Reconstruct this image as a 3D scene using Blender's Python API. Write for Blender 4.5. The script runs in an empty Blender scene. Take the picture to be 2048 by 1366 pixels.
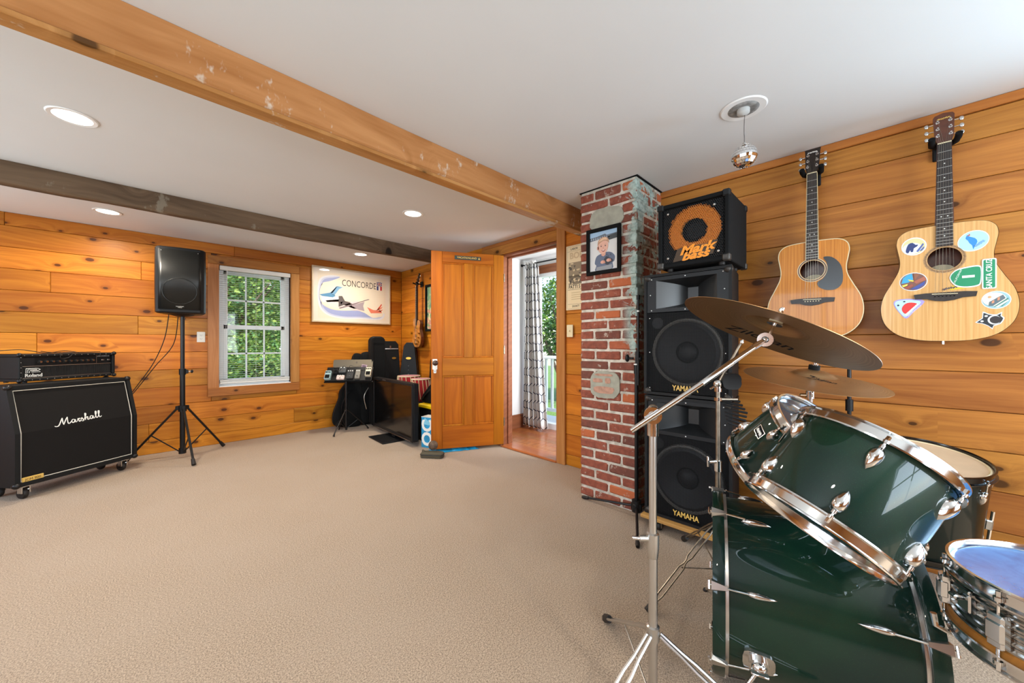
import bpy, bmesh, math, random
from mathutils import Matrix, Vector, noise as mnoise
random.seed(7)
S = bpy.context.scene
COL = S.collection
PI = math.pi
R = math.radians
# ---------------------------------------------------------------- camera
cam = bpy.data.cameras.new('camera')
cam.sensor_width = 36.0
cam.lens = 740.0 / 2048.0 * 36.0
cam.shift_y = 5.0 / 2048.0
cam.clip_start = 0.02
camo = bpy.data.objects.new('camera', cam)
COL.objects.link(camo)
camo.location = (0, 0, 1.15)
camo.rotation_euler = (PI / 2, 0, -R(45.46))
S.camera = camo
# ---------------------------------------------------------------- view and sampling quality
S.view_settings.view_transform = 'Standard'
S.view_settings.look = 'None'
S.view_settings.gamma = 1.0
S.view_settings.exposure = -0.12
S.view_settings.use_curve_mapping = False
S.cycles.use_denoising = True
S.cycles.max_bounces = 7
S.cycles.diffuse_bounces = 4
S.cycles.glossy_bounces = 4
S.cycles.transmission_bounces = 6
S.cycles.transparent_max_bounces = 8
S.cycles.caustics_reflective = False
S.cycles.caustics_refractive = False
S.cycles.sample_clamp_indirect = 4.0
# ---------------------------------------------------------------- sky
W = bpy.data.worlds.new('sky')
S.world = W
W.use_nodes = True
wt = W.node_tree
bg = wt.nodes['Background']
sky = wt.nodes.new('ShaderNodeTexSky')
sky.sky_type = 'NISHITA'
sky.sun_disc = False
sky.sun_elevation = R(48)
sky.sun_rotation = R(200)
wt.links.new(sky.outputs[0], bg.inputs[0])
bg.inputs[1].default_value = 0.55
# ---------------------------------------------------------------- sun, daylight at the room's windows, added unseen fill lamps
def lamp(name, kind, loc, rot, energy, color, **kw):
    l = bpy.data.lights.new(name, kind)
    l.energy = energy
    l.color = color
    for k, v in kw.items():
        setattr(l, k, v)
    o = bpy.data.objects.new(name, l)
    o.location = loc
    o.rotation_euler = rot
    COL.objects.link(o)
    return o
lamp('sun', 'SUN', (0, 0, 9), (R(42), 0, R(-28)), 9.0, (1.0, .96, .88), angle=R(.6))
DAY = (.74, .87, 1.0)
lamp('daylight_rear_window', 'AREA', (0.95, -2.27, 1.38), (R(106), 0, 0), 120, DAY, shape='RECTANGLE', size=2.2, size_y=1.35)
lamp('daylight_side_window', 'AREA', (-2.47, 1.0, 1.40), (R(106), 0, R(-90)), 85, DAY, shape='RECTANGLE', size=2.4, size_y=1.3)
lamp('daylight_right_window', 'AREA', (2.93, -1.25, 1.35), (R(104), 0, R(90)), 70, (.50, .75, 1.0), shape='RECTANGLE', size=1.1, size_y=1.2)
lamp('added_fill_far_ceiling', 'AREA', (-2.47, 4.0, 1.40), (R(110), 0, R(-90)), 55, DAY, shape='RECTANGLE', size=1.2, size_y=1.3)  # unseen source added to lift the far side of the ceiling
lamp('added_fill_next_room', 'AREA', (3.45, 1.40, 1.35), (R(90), 0, 0), 75, (.90, .95, 1.0), shape='RECTANGLE', size=.7, size_y=1.5)  # unseen lamp added to brighten the next room
CANS = [(-.225, 2.9), (-.173, 4.755), (1.712, 2.91), (2.02, 4.71), (-.9, .1), (.6, -1.1)]
for i, (x, y) in enumerate(CANS):
    lamp('can_glow', 'AREA', (x, y, 2.285), (0, 0, 0), 22, (1.0, .90, .76), shape='DISK', size=.13, spread=R(165))
# ================================================================ node maths
class X:
    def __init__(s, t, k): s.t, s.k = t, k
    def _m(s, op, *a, clamp=False):
        n = s.t.nodes.new('ShaderNodeMath'); n.operation = op; n.use_clamp = clamp
        for i, v in enumerate((s,) + a):
            if isinstance(v, X): s.t.links.new(v.k, n.inputs[i])
            else: n.inputs[i].default_value = v
        return X(s.t, n.outputs[0])
    def __add__(s, b): return s._m('ADD', b)
    def __sub__(s, b): return s._m('SUBTRACT', b)
    def __mul__(s, b): return s._m('MULTIPLY', b)
    def __truediv__(s, b): return s._m('DIVIDE', b)
    def m(s, op, *a, clamp=False): return s._m(op, *a, clamp=clamp)
    def step(s, lo, hi, a=0.0, b=1.0):
        n = s.t.nodes.new('ShaderNodeMapRange'); n.interpolation_type = 'SMOOTHSTEP'
        s.t.links.new(s.k, n.inputs[0])
        for i, v in enumerate((lo, hi, a, b)): n.inputs[i + 1].default_value = v
        return X(s.t, n.outputs[0])
def coord(t, kind='Object'):
    return t.nodes.new('ShaderNodeTexCoord').outputs[kind] if kind != 'World' else t.nodes.new('ShaderNodeNewGeometry').outputs['Position']
def sep(t, v):
    n = t.nodes.new('ShaderNodeSeparateXYZ'); t.links.new(v, n.inputs[0])
    return [X(t, o) for o in n.outputs]
def comb(t, x, y, z):
    n = t.nodes.new('ShaderNodeCombineXYZ')
    for i, v in enumerate((x, y, z)):
        if isinstance(v, X): t.links.new(v.k, n.inputs[i])
        else: n.inputs[i].default_value = v
    return n.outputs[0]
def noise(t, v, scale, detail=3, rough=.5, dist=0):
    n = t.nodes.new('ShaderNodeTexNoise'); t.links.new(v, n.inputs['Vector'])
    n.inputs['Scale'].default_value = scale; n.inputs['Detail'].default_value = detail
    n.inputs['Roughness'].default_value = rough; n.inputs['Distortion'].default_value = dist
    return X(t, n.outputs[0])
def mix(t, f, a, b, mode='MIX'):
    n = t.nodes.new('ShaderNodeMix'); n.data_type = 'RGBA'; n.blend_type = mode
    if isinstance(f, X): t.links.new(f.k, n.inputs[0])
    else: n.inputs[0].default_value = f
    for i, v in ((6, a), (7, b)):
        if isinstance(v, (tuple, list)): n.inputs[i].default_value = tuple(v)[:3] + (1,)
        else: t.links.new(v.k if isinstance(v, X) else v, n.inputs[i])
    return n.outputs[2]
def orand(t):
    n = t.nodes.new('ShaderNodeObjectInfo')
    return X(t, n.outputs['Random'])
def setp(b, **kw):
    for k, v in kw.items():
        k = {'rough': 'Roughness', 'metal': 'Metallic', 'coat': 'Coat Weight', 'coatr': 'Coat Roughness', 'spec': 'Specular IOR Level', 'trans': 'Transmission Weight', 'ior': 'IOR', 'alpha': 'Alpha', 'sheen': 'Sheen Weight'}.get(k, k)
        b.inputs[k].default_value = v
def newmat(name):
    m = bpy.data.materials.new(name); m.use_nodes = True
    return m, m.node_tree, m.node_tree.nodes['Principled BSDF']
def bump(t, b, h, strength=.3, dist=.002):
    n = t.nodes.new('ShaderNodeBump'); n.inputs['Strength'].default_value = strength; n.inputs['Distance'].default_value = dist
    t.links.new(h.k, n.inputs['Height']); t.links.new(n.outputs[0], b.inputs['Normal'])
def lin(c):
    if isinstance(c, str):
        c = tuple(int(c[i:i + 2], 16) / 255 for i in (0, 2, 4))
    return tuple((x / 12.92 if x <= .04045 else ((x + .055) / 1.055) ** 2.4) for x in c)
def plain(name, c, rough=.5, vary=0.0, bumps=0.0, scale=60, **kw):
    m, t, b = newmat(name); c = lin(c)
    setp(b, rough=rough, **kw)
    v = coord(t)
    if vary or bumps:
        f = noise(t, v, scale, 3)
        if vary: t.links.new(mix(t, f.step(.3, .7), tuple(x * (1 - vary) for x in c), tuple(min(1, x * (1 + vary)) for x in c)), b.inputs['Base Color'])
        else: b.inputs['Base Color'].default_value = c + (1,)
        if bumps: bump(t, b, f, bumps, .001)
    else: b.inputs['Base Color'].default_value = c + (1,)
    return m
def wood(name, light, dark, knots=.5, rough=.42, axis=0, grain=1.0, vary=.22, scale=1.0, coat=.06, stains=0.0, stain_col='d8d0c0'):
    """boards sawn along one local axis: long grain, tone from board to board, knots that bend the grain"""
    m, t, b = newmat(name); light, dark = lin(light), lin(dark)
    x, y, z = sep(t, coord(t))
    if axis == 1: x, y = y, x
    if axis == 2: x, y, z = z, x, y
    r = orand(t)
    u = (x + r * 37.0) * scale; w = (y + r * 11.3 + z * .35) * scale
    vo = t.nodes.new('ShaderNodeTexVoronoi'); vo.voronoi_dimensions = '2D'; vo.inputs['Scale'].default_value = 1
    t.links.new(comb(t, u * 3.1, w * 5.3, 0), vo.inputs['Vector'])
    d = X(t, vo.outputs['Distance']); cr, cg, cb = sep(t, vo.outputs['Color'])
    has = cr.step(1 - knots, 1 - knots + .02); rad = cg * .07 + .035
    kn = (d / rad).step(.75, 1.15, 1, 0) * has
    halo = (d / rad).step(1.0, 2.6, 1, 0) * has
    warp = (d * -7.0).m('EXPONENT') * has
    lo = noise(t, comb(t, u * .55, w * 2.2, 0), 1.0, 2)
    gv = w * 26.0 + lo * 7.0 + warp * 3.2
    g1 = noise(t, comb(t, u * 1.1, gv, 1.0), 1.0, 4, .6)
    g2 = noise(t, comb(t, u * 5.0, w * 160.0, 3.0), 1.0, 2)
    f = (g1.step(.32, .72) * .75 + g2.step(.3, .8) * .25) * grain
    c = mix(t, f, light, dark)
    br = noise(t, comb(t, u * .8, w * 3.0, 7.0), 1.0, 2).step(.3, .75)
    c = mix(t, br * .45, c, dark)
    kc = tuple(q * .26 for q in dark)
    c = mix(t, halo * .55, c, tuple(q * .62 for q in dark))
    c = mix(t, kn, c, kc)
    hs = t.nodes.new('ShaderNodeHueSaturation'); t.links.new(c, hs.inputs['Color'])
    t.links.new((r * 13.7).m('FRACT').step(0, 1, 1 - vary, 1 + vary).k, hs.inputs['Value'])
    t.links.new((r * 7.3).m('FRACT').step(0, 1, .494, .506).k, hs.inputs['Hue'])
    c = hs.outputs[0]
    if stains:
        sn = noise(t, comb(t, u * 6, w * 9, 5.0), 1.0, 5, .7).step(1 - stains, 1 - stains + .06)
        c = mix(t, sn * .6, c, lin(stain_col))
    t.links.new(c, b.inputs['Base Color'])
    setp(b, rough=rough, coat=coat, coatr=.25, spec=.22)
    bump(t, b, g1 * .5 + kn * .6 + g2 * .3, .15, .0015)
    return m
# ================================================================ materials
M = {}
M['pine_back'] = wood('pine_back', 'cc8428', '9c5612', knots=.5)
M['pine_right'] = wood('pine_right', 'bb7c38', '8c5422', knots=.45, vary=.12)
M['pine_trim'] = wood('pine_trim', 'bf7f3c', '965a26', knots=.4, vary=.08)
M['pine_door_wall'] = wood('pine_door_wall', 'cf8226', 'a35a14', knots=.3, vary=.10)
M['door_wood'] = wood('door_wood', 'b4690f', '8d4b09', knots=.0, axis=1, vary=.05, scale=.8, coat=.0, rough=.45)
M['beam_wood'] = wood('beam_wood', 'c69058', '9e6833', knots=.5, vary=.03, scale=.8, stains=.41)
M['dark_beam'] = wood('dark_beam', '7d6650', '4a392a', knots=.4, vary=.03, scale=.8, stains=.38, stain_col='8d8474', coat=.0, rough=.7)
M['floor_wood'] = wood('floor_wood', 'b06a38', '8a4a22', knots=.0, vary=.10, coat=.6, rough=.3)
M['red_wood'] = wood('red_wood', '9c6440', '74452a', knots=.15, vary=.04, coat=.3)
M['gap'] = plain('gap', '2a1608', .9)
M['ceiling'] = plain('ceiling_paint', 'dededd', .9, vary=.012, scale=2.0)
M['white_wall'] = plain('white_wall', 'e2e2e0', .85)
M['vinyl'] = plain('vinyl', 'f0f1f0', .35)
M['blind'] = plain('blind', 'dfe1de', .5)
M['black_plastic'] = plain('black_plastic', '111214', .45, spec=.3)
M['black_matte'] = plain('black_matte', '090909', .8, spec=.2)
M['black_metal'] = plain('black_metal', '1b1a1b', .35, metal=.4)
M['tolex'] = plain('tolex', '0f1011', .6, bumps=.55, scale=420, spec=.3)
M['bag_cloth'] = plain('bag_cloth', '111213', .9, spec=.2, bumps=.3, scale=300)
M['grille_cloth'] = plain('grille_cloth', '1c1a19', .95, spec=.2, bumps=.5, scale=700)
M['case_grey'] = plain('case_grey', '2b2c2c', .5, bumps=.3, scale=200)
M['piping'] = plain('piping', 'cfc9bb', .5)
M['rubber'] = plain('rubber', '17120f', .6)
M['chrome'] = plain('chrome', 'd9d9d8', .13, metal=1.0)
M['satin_steel'] = plain('satin_steel', 'c3c1bd', .3, metal=1.0)
M['old_steel'] = plain('old_steel', '8f8577', .35, metal=1.0, vary=.25, scale=30)
M['brass'] = plain('brass', 'b98d3e', .3, metal=1.0)
M['gold_print'] = plain('gold_print', 'd9b25c', .4)
M['white_print'] = plain('white_print', 'e9e8e2', .4)
M['orange_print'] = plain('orange_print', 'e98e16', .45)
M['ivory'] = plain('ivory', 'e0d2ac', .4)
M['outlet'] = plain('outlet', 'e3dfd4', .4)
M['rosewood'] = plain('rosewood', '241a16', .4, vary=.3, scale=90)
M['mahogany'] = plain('mahogany', '5a2c18', .3, vary=.25, scale=25, coat=.5)
M['binding'] = plain('binding', 'd8c69a', .4)
M['dark_wood'] = plain('dark_wood', '30180c', .3, coat=.5)
M['screen'] = plain('screen', '0b0a0a', .12, spec=.6)
M['yellow'] = plain('yellow', 'e9c30c', .45)
M['red_velvet'] = plain('red_velvet', 'a50d18', .8, sheen=.5)
M['cream'] = plain('cream', 'e3cfa6', .6)
M['blue_box'] = plain('blue_box', '1f8fc0', .5, vary=.2, scale=14)
M['blue_bag'] = plain('blue_bag', '1489b8', .45)
M['tan_head'] = plain('drum_head_tan', 'c8ab8a', .5, vary=.06, scale=8)
M['clear_head'] = plain('drum_head_dark', '20303a', .16, vary=.2, scale=6, coat=.6)
M['glass'] = None
m, t, b = newmat('glass_clear')                        # thin pane: clear, with a Fresnel reflection
gt = t.nodes.new('ShaderNodeBsdfTransparent'); gg = t.nodes.new('ShaderNodeBsdfGlossy'); gg.inputs['Roughness'].default_value = .02
gf = t.nodes.new('ShaderNodeLayerWeight'); gf.inputs[0].default_value = .5; gx = t.nodes.new('ShaderNodeMixShader')
t.links.new((X(t, gf.outputs['Facing']).m('POWER', 5.0) * .45 + .02).k, gx.inputs[0]); t.links.new(gt.outputs[0], gx.inputs[1]); t.links.new(gg.outputs[0], gx.inputs[2]); t.links.new(gx.outputs[0], t.nodes['Material Output'].inputs[0]); M['glass'] = m
# carpet
m, t, b = newmat('carpet'); v = coord(t, 'World')
n1 = noise(t, v, 190, 4, .75); n2 = noise(t, v, 2.2, 3); n3 = noise(t, v, 85, 3, .7)
c = mix(t, n1.step(.38, .62), lin('75634f'), lin('bda68c'))
c = mix(t, n2.step(.3, .7) * .22, c, lin('a99784'))
t.links.new(c, b.inputs['Base Color']); setp(b, rough=.95, sheen=.15)
bump(t, b, n1 * .7 + n3 * .6, .6, .006); M['carpet'] = m
# brick and mortar, with the pale green smear that runs down the near corner
def smear(t, c, amount=1.0):
    p = coord(t, 'World'); x, y, z = sep(t, p)
    nn = noise(t, p, 7.5, 4, .6, .6)
    side = (y * -1.0 + 1.25).step(-.03, .07)            # strongest at and round the corner
    high = z.step(1.05, 1.55) 
    near = (x - 2.39).m('ABSOLUTE').step(.05, .14, 1, 0)
    k = (nn + near * .10 + high * .05).step(.60, .625) * side * z.step(.98, 1.15) * amount
    k2 = noise(t, p, 9.5, 5, .7, .4).step(.53, .56) * (y * -1.0 + 1.172).step(-.004, .004) * amount
    c = mix(t, k2, c, mix(t, noise(t, p, 30, 4, .7).step(.35, .65), lin('a89f8c'), lin('6f665a')))
    return mix(t, k, c, mix(t, noise(t, p, 22, 4, .7).step(.35, .65), lin('b9cbc4'), lin('869a93')))
m, t, b = newmat('brick'); v = coord(t, 'World'); r = orand(t)
c = mix(t, noise(t, v, 28, 4, .65).step(.3, .7), lin('98533e'), lin('7b4031'))
c = mix(t, (r * 5.1).m('FRACT').step(.55, 1) * .7, c, lin('5c3a32'))
c = mix(t, (r * 9.7).m('FRACT').step(.86, .9) * .75, c, lin('c0683c'))
c = mix(t, noise(t, v, 19, 5, .7).step(.60, .68) * .75, c, lin('b9a999'))
c = smear(t, c, 1.0)
t.links.new(c, b.inputs['Base Color']); setp(b, rough=.9); bump(t, b, noise(t, v, 60, 5, .7), .6, .006); M['brick'] = m
m, t, b = newmat('mortar'); v = coord(t, 'World')
c = mix(t, noise(t, v, 25, 4).step(.3, .7), lin('d8d0c2'), lin('b3aa9b'))
c = smear(t, c, .8)
t.links.new(c, b.inputs['Base Color']); setp(b, rough=.95); bump(t, b, noise(t, v, 70, 5, .7), .7, .006); M['mortar'] = m
M['cement'] = plain('cement', '9e9c8d', .95, vary=.12, scale=18, bumps=.5)
# dark green sparkle lacquer
m, t, b = newmat('green_lacquer'); v = coord(t)
c = mix(t, noise(t, v, 3.5, 3).step(.3, .7), lin('09291b'), lin('071f1b'))
c = mix(t, noise(t, v, 700, 1).step(.68, .76) * .35, c, lin('3a7048'))
t.links.new(c, b.inputs['Base Color']); setp(b, rough=.45, coat=.6, coatr=.02, spec=.12); M['green'] = m
m, t, b = newmat('black_lacquer'); b.inputs['Base Color'].default_value = lin('07120d') + (1,); setp(b, rough=.4, coat=.6, coatr=.05, spec=.1); M['dark_green'] = m
# bronze with lathe rings
m, t, b = newmat('bronze'); x, y, z = sep(t, coord(t)); rr = (x * x + y * y).m('SQRT')
rn = noise(t, comb(t, rr * 260.0, 0, 0), 1.0, 2); big = noise(t, comb(t, rr * 14.0, 0, 2.0), 1.0, 2)
c = mix(t, rn.step(.3, .7), lin('b08c62'), lin('94714c')); c = mix(t, big.step(.35, .65) * .35, c, lin('84613f'))
t.links.new(c, b.inputs['Base Color']); setp(b, rough=.36, metal=.85); bump(t, b, rn, .25, .0008); M['bronze'] = m
# snare batter head with stick smudges
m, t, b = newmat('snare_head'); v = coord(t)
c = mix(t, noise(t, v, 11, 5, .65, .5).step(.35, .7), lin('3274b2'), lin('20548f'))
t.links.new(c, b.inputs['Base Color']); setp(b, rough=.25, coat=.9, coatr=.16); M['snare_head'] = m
# guitar tops
def top_mat(name, a, bcol):
    m, t, b = newmat(name); x, y, z = sep(t, coord(t))
    g = noise(t, comb(t, x * 130.0, y * 2.0, 0), 1.0, 3)
    t.links.new(mix(t, g.step(.3, .7), lin(a), lin(bcol)), b.inputs['Base Color']); setp(b, rough=.4, coat=.22, coatr=.05, spec=.25)
    return m
M['top_amber'] = top_mat('spruce_amber', 'cf8838', 'b66c22')
M['top_blond'] = top_mat('spruce_blond', 'dcae72', 'cb985a')
M['burl'] = plain('burl', 'b87838', .3, vary=.4, scale=18, coat=.6)
# leaves
m, t, b = newmat('leaf'); g = t.nodes.new('ShaderNodeNewGeometry'); r = X(t, g.outputs['Random Per Island'])
c = mix(t, r, lin('3f6b2c'), lin('86a83e')); c = mix(t, (r * 7.7).m('FRACT').step(.6, 1) * .6, c, lin('b9c46a'))
c = mix(t, (r * 17.3).m('FRACT').step(.5, 1) * .6, c, lin('4f8a66'))
t.links.new(c, b.inputs['Base Color']); setp(b, rough=.5)
tr = t.nodes.new('ShaderNodeBsdfTranslucent'); t.links.new(c, tr.inputs[0]); ms = t.nodes.new('ShaderNodeMixShader'); ms.inputs[0].default_value = .4
t.links.new(b.outputs[0], ms.inputs[1]); t.links.new(tr.outputs[0], ms.inputs[2]); t.links.new(ms.outputs[0], t.nodes['Material Output'].inputs[0]); M['leaf'] = m
M['bark'] = plain('bark', '5a4c3e', .9, vary=.3, scale=30)
M['grass'] = plain('grass', '5b7a35', .9, vary=.3, scale=20)
m, t, b = newmat('lamp_lens'); b.inputs['Base Color'].default_value = (1, 1, 1, 1); b.inputs['Emission Color'].default_value = (1, .96, .88, 1); b.inputs['Emission Strength'].default_value = 6; M['lens'] = m
# curtain cloth: pale with a navy hexagon lattice woven along the cloth's own length
m, t, b = newmat('curtain_cloth'); u, v_, w_ = sep(t, coord(t, 'UV'))
px, py = u * 11.0, v_ * 13.5
def hexd(px, py, ox, oy):
    ax = (px + ox).m('FLOORED_MODULO', 1.0) - .5; ay = (py + oy).m('FLOORED_MODULO', 1.732) - .866
    return ax.m('ABSOLUTE'), ay.m('ABSOLUTE')
a1 = hexd(px, py, 0, 0); a2 = hexd(px, py, .5, .866)
d1 = a1[0] * a1[0] + a1[1] * a1[1]; d2 = a2[0] * a2[0] + a2[1] * a2[1]
sel = d1.m('LESS_THAN', d2)
hx = a1[0] * sel + a2[0] * (sel * -1.0 + 1.0); hy = a1[1] * sel + a2[1] * (sel * -1.0 + 1.0)
hd = (hx * .5 + hy * .866).m('MAXIMUM', hx)
c = mix(t, hd.step(.448, .458), lin('e2e0dc'), lin('2b3048'))
t.links.new(c, b.inputs['Base Color']); setp(b, rough=.9); M['curtain'] = m
# mirrored glass facets
M['mirror'] = plain('mirror', 'f0f0f0', .03, metal=1.0)
# ================================================================ mesh builder
def catmull(P, n=6, closed=False):
    P = [Vector(p) for p in P]; out = []; N = len(P)
    for i in range(N if closed else N - 1):
        if closed: a, b_, c_, d_ = P[i - 1], P[i], P[(i + 1) % N], P[(i + 2) % N]
        else: a, b_, c_, d_ = P[max(i - 1, 0)], P[i], P[i + 1], P[min(i + 2, N - 1)]
        for k in range(n):
            s = k / n
            out.append(.5 * ((2 * b_) + (c_ - a) * s + (2 * a - 5 * b_ + 4 * c_ - d_) * s * s + (3 * b_ - a - 3 * c_ + d_) * s ** 3))
    if not closed: out.append(P[-1])
    return out
class MB:
    def __init__(s): s.v, s.f, s.m, s.mats = [], [], [], []
    def mi(s, mat):
        if mat not in s.mats: s.mats.append(mat)
        return s.mats.index(mat)
    def add(s, vs, fs, mat, Mx=None):
        o = len(s.v); k = s.mi(mat)
        for p in vs:
            p = Vector(p)
            s.v.append(tuple(Mx @ p) if Mx is not None else tuple(p))
        for f in fs: s.f.append([i + o for i in f]); s.m.append(k)
        return s
    def box(s, x0, x1, y0, y1, z0, z1, mat, ch=.0, Mx=None):
        if x0 > x1: x0, x1 = x1, x0
        if y0 > y1: y0, y1 = y1, y0
        if z0 > z1: z0, z1 = z1, z0
        ch = min(ch, .49 * (x1 - x0), .49 * (y1 - y0), .49 * (z1 - z0))
        if ch <= 0:
            vs = [(x, y, z) for x in (x0, x1) for y in (y0, y1) for z in (z0, z1)]
            fs = [(0, 1, 3, 2), (4, 6, 7, 5), (0, 4, 5, 1), (2, 3, 7, 6), (0, 2, 6, 4), (1, 5, 7, 3)]
            return s.add(vs, fs, mat, Mx)
        vs = []; lo = (x0, y0, z0); hi = (x1, y1, z1)
        idx = {}
        for i in (0, 1):
            for j in (0, 1):
                for k in (0, 1):
                    c = [(lo, hi)[i][0], (lo, hi)[j][1], (lo, hi)[k][2]]; sg = [1 - 2 * i, 1 - 2 * j, 1 - 2 * k]
                    for a in range(3):
                        p = list(c)
                        for q in range(3):
                            if q != a: p[q] += sg[q] * ch
                        idx[i, j, k, a] = len(vs); vs.append(p)
        fs = []
        for a in range(3):
            q, r = (a + 1) % 3, (a + 2) % 3
            for e in (0, 1):
                def key(bq, br):
                    k = [0, 0, 0]; k[a] = e; k[q] = bq; k[r] = br; return idx[k[0], k[1], k[2], a]
                f = [key(0, 0), key(1, 0), key(1, 1), key(0, 1)]
                fs.append(f if e else f[::-1])
            for bq in (0, 1):
                for br in (0, 1):
                    def kk(e, ax):
                        k = [0, 0, 0]; k[a] = e; k[q] = bq; k[r] = br; return idx[k[0], k[1], k[2], ax]
                    f = [kk(0, q), kk(1, q), kk(1, r), kk(0, r)]
                    fs.append(f if (bq == br) else f[::-1])
        for i in (0, 1):
            for j in (0, 1):
                for k in (0, 1):
                    f = [idx[i, j, k, 0], idx[i, j, k, 1], idx[i, j, k, 2]]
                    fs.append(f if (i + j + k) % 2 else f[::-1])
        return s.add(vs, fs, mat, Mx)
    def lathe(s, prof, mat, n=32, Mx=None, closed=False, a0=0.0):
        vs = []; fs = []; L = len(prof)
        for r, z in prof:
            for i in range(n):
                a = a0 + 2 * PI * i / n; vs.append((r * math.cos(a), r * math.sin(a), z))
        for j in range(L if closed else L - 1):
            k = (j + 1) % L
            for i in range(n):
                i2 = (i + 1) % n; fs.append((j * n + i, j * n + i2, k * n + i2, k * n + i))
        return s.add(vs, fs, mat, Mx)
    def cyl(s, p0, p1, r0, mat, r1=None, n=12, Mx=None):
        p0, p1 = Vector(p0), Vector(p1); d = p1 - p0; r1 = r0 if r1 is None else r1
        q = d.to_track_quat('Z', 'Y').to_matrix().to_4x4(); T = Matrix.Translation(p0) @ q
        if Mx is not None: T = Mx @ T
        L = d.length
        return s.lathe([(0.0001, 0), (r0, 0), (r1, L), (0.0001, L)], mat, n, T)
    def tube(s, P, r, mat, n=8, Mx=None, closed=False, caps=True):
        P = [Vector(p) for p in P]; N = len(P); vs = []; fs = []
        nrm = None
        for i, p in enumerate(P):
            if closed: t_ = (P[(i + 1) % N] - P[i - 1]).normalized()
            else: t_ = (P[min(i + 1, N - 1)] - P[max(i - 1, 0)]).normalized()
            if nrm is None: nrm = t_.orthogonal().normalized()
            else:
                nrm = nrm - t_ * nrm.dot(t_)
                nrm = nrm.normalized() if nrm.length > 1e-6 else t_.orthogonal().normalized()
            bn = t_.cross(nrm); rr = r[i] if isinstance(r, (list, tuple)) else r
            for k in range(n):
                a = 2 * PI * k / n; vs.append(p + nrm * (rr * math.cos(a)) + bn * (rr * math.sin(a)))
        for i in range(N if closed else N - 1):
            j = (i + 1) % N
            for k in range(n):
                k2 = (k + 1) % n; fs.append((i * n + k, i * n + k2, j * n + k2, j * n + k))
        if caps and not closed: fs.append(tuple(range(n))[::-1]); fs.append(tuple((N - 1) * n + k for k in range(n)))
        return s.add(vs, fs, mat, Mx)
    def prism(s, pts, z0, z1, mat, Mx=None, cap0=True, cap1=True, side=True):
        n = len(pts); vs = [(p[0], p[1], z0) for p in pts] + [(p[0], p[1], z1) for p in pts]; fs = []
        if side: fs += [(i, (i + 1) % n, n + (i + 1) % n, n + i) for i in range(n)]
        if cap0: fs.append(tuple(range(n))[::-1])
        if cap1: fs.append(tuple(range(n, 2 * n)))
        return s.add(vs, fs, mat, Mx)
    def ell(s, c, rad, mat, nu=14, nv=8, Mx=None, Rot=None):
        vs = []; fs = []
        for j in range(nv + 1):
            ph = -PI / 2 + PI * j / nv
            for i in range(nu):
                th = 2 * PI * i / nu
                p = Vector((rad[0] * math.cos(ph) * math.cos(th), rad[1] * math.cos(ph) * math.sin(th), rad[2] * math.sin(ph)))
                if Rot is not None: p = Rot @ p
                vs.append(Vector(c) + p)
        for j in range(nv):
            for i in range(nu):
                i2 = (i + 1) % nu; fs.append((j * nu + i, j * nu + i2, (j + 1) * nu + i2, (j + 1) * nu + i))
        return s.add(vs, fs, mat, Mx)
    def mesh(s, name, smooth=True, angle=38):
        me = bpy.data.meshes.new(name)
        me.from_pydata(s.v, [], s.f)
        for mt in s.mats: me.materials.append(M[mt] if isinstance(mt, str) else mt)
        me.polygons.foreach_set('material_index', s.m)
        if len(s.f) < 20000:
            bm_ = bmesh.new(); bm_.from_mesh(me); bmesh.ops.recalc_face_normals(bm_, faces=bm_.faces); bm_.to_mesh(me); bm_.free()
        if smooth:
            me.polygons.foreach_set('use_smooth', [True] * len(s.f)); me.set_sharp_from_angle(angle=R(angle))
        me.update()
        return me
    def obj(s, name, parent=None, Mx=None, smooth=True, angle=38, label=None, world=False):
        return link(name, s.mesh(name, smooth, angle), parent, Mx, label, world)
def link(name, data, parent=None, Mx=None, label=None, world=False):
    o = bpy.data.objects.new(name, data); COL.objects.link(o)
    if parent is not None:
        o.parent = parent
        if world: o.matrix_parent_inverse = TW[parent.name].inverted()
    if Mx is not None: o.matrix_basis = Mx
    if label: o['label'] = label
    return o
TW = {}
def thing(name, label, cat, Mx=None, group=None, kind=None):
    o = bpy.data.objects.new(name, None); COL.objects.link(o); o.empty_display_size = .1
    if Mx is None: Mx = Matrix.Identity(4)
    if isinstance(Mx, (tuple, list, Vector)): Mx = Matrix.Translation(Mx)
    o.matrix_basis = Mx; TW[o.name] = Mx.copy()
    tag(o, label, cat, group, kind)
    return o
def tag(o, label=None, cat=None, group=None, kind=None):
    if label: o['label'] = label
    if cat: o['category'] = cat
    if group: o['group'] = group
    if kind: o['kind'] = kind
    return o
def WF(o, xd):
    """frame of something hung on a wall: x along the wall, y up, z out of it"""
    x = Vector(xd).normalized(); y = Vector((0, 0, 1)); z = x.cross(y)
    Mx = Matrix((x, y, z)).transposed().to_4x4(); Mx.translation = Vector(o); return Mx
def AX(o, n):
    """frame whose z is the drum axis n"""
    n = Vector(n).normalized(); x = Vector((1, 0, 0)) - n * n.x; x.normalize(); y = n.cross(x)
    Mx = Matrix((x, y, n)).transposed().to_4x4(); Mx.translation = Vector(o); return Mx
def T(x, y, z): return Matrix.Translation((x, y, z))
def RZ(a): return Matrix.Rotation(a, 4, 'Z')
def RX(a): return Matrix.Rotation(a, 4, 'X')
def RY(a): return Matrix.Rotation(a, 4, 'Y')
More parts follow.
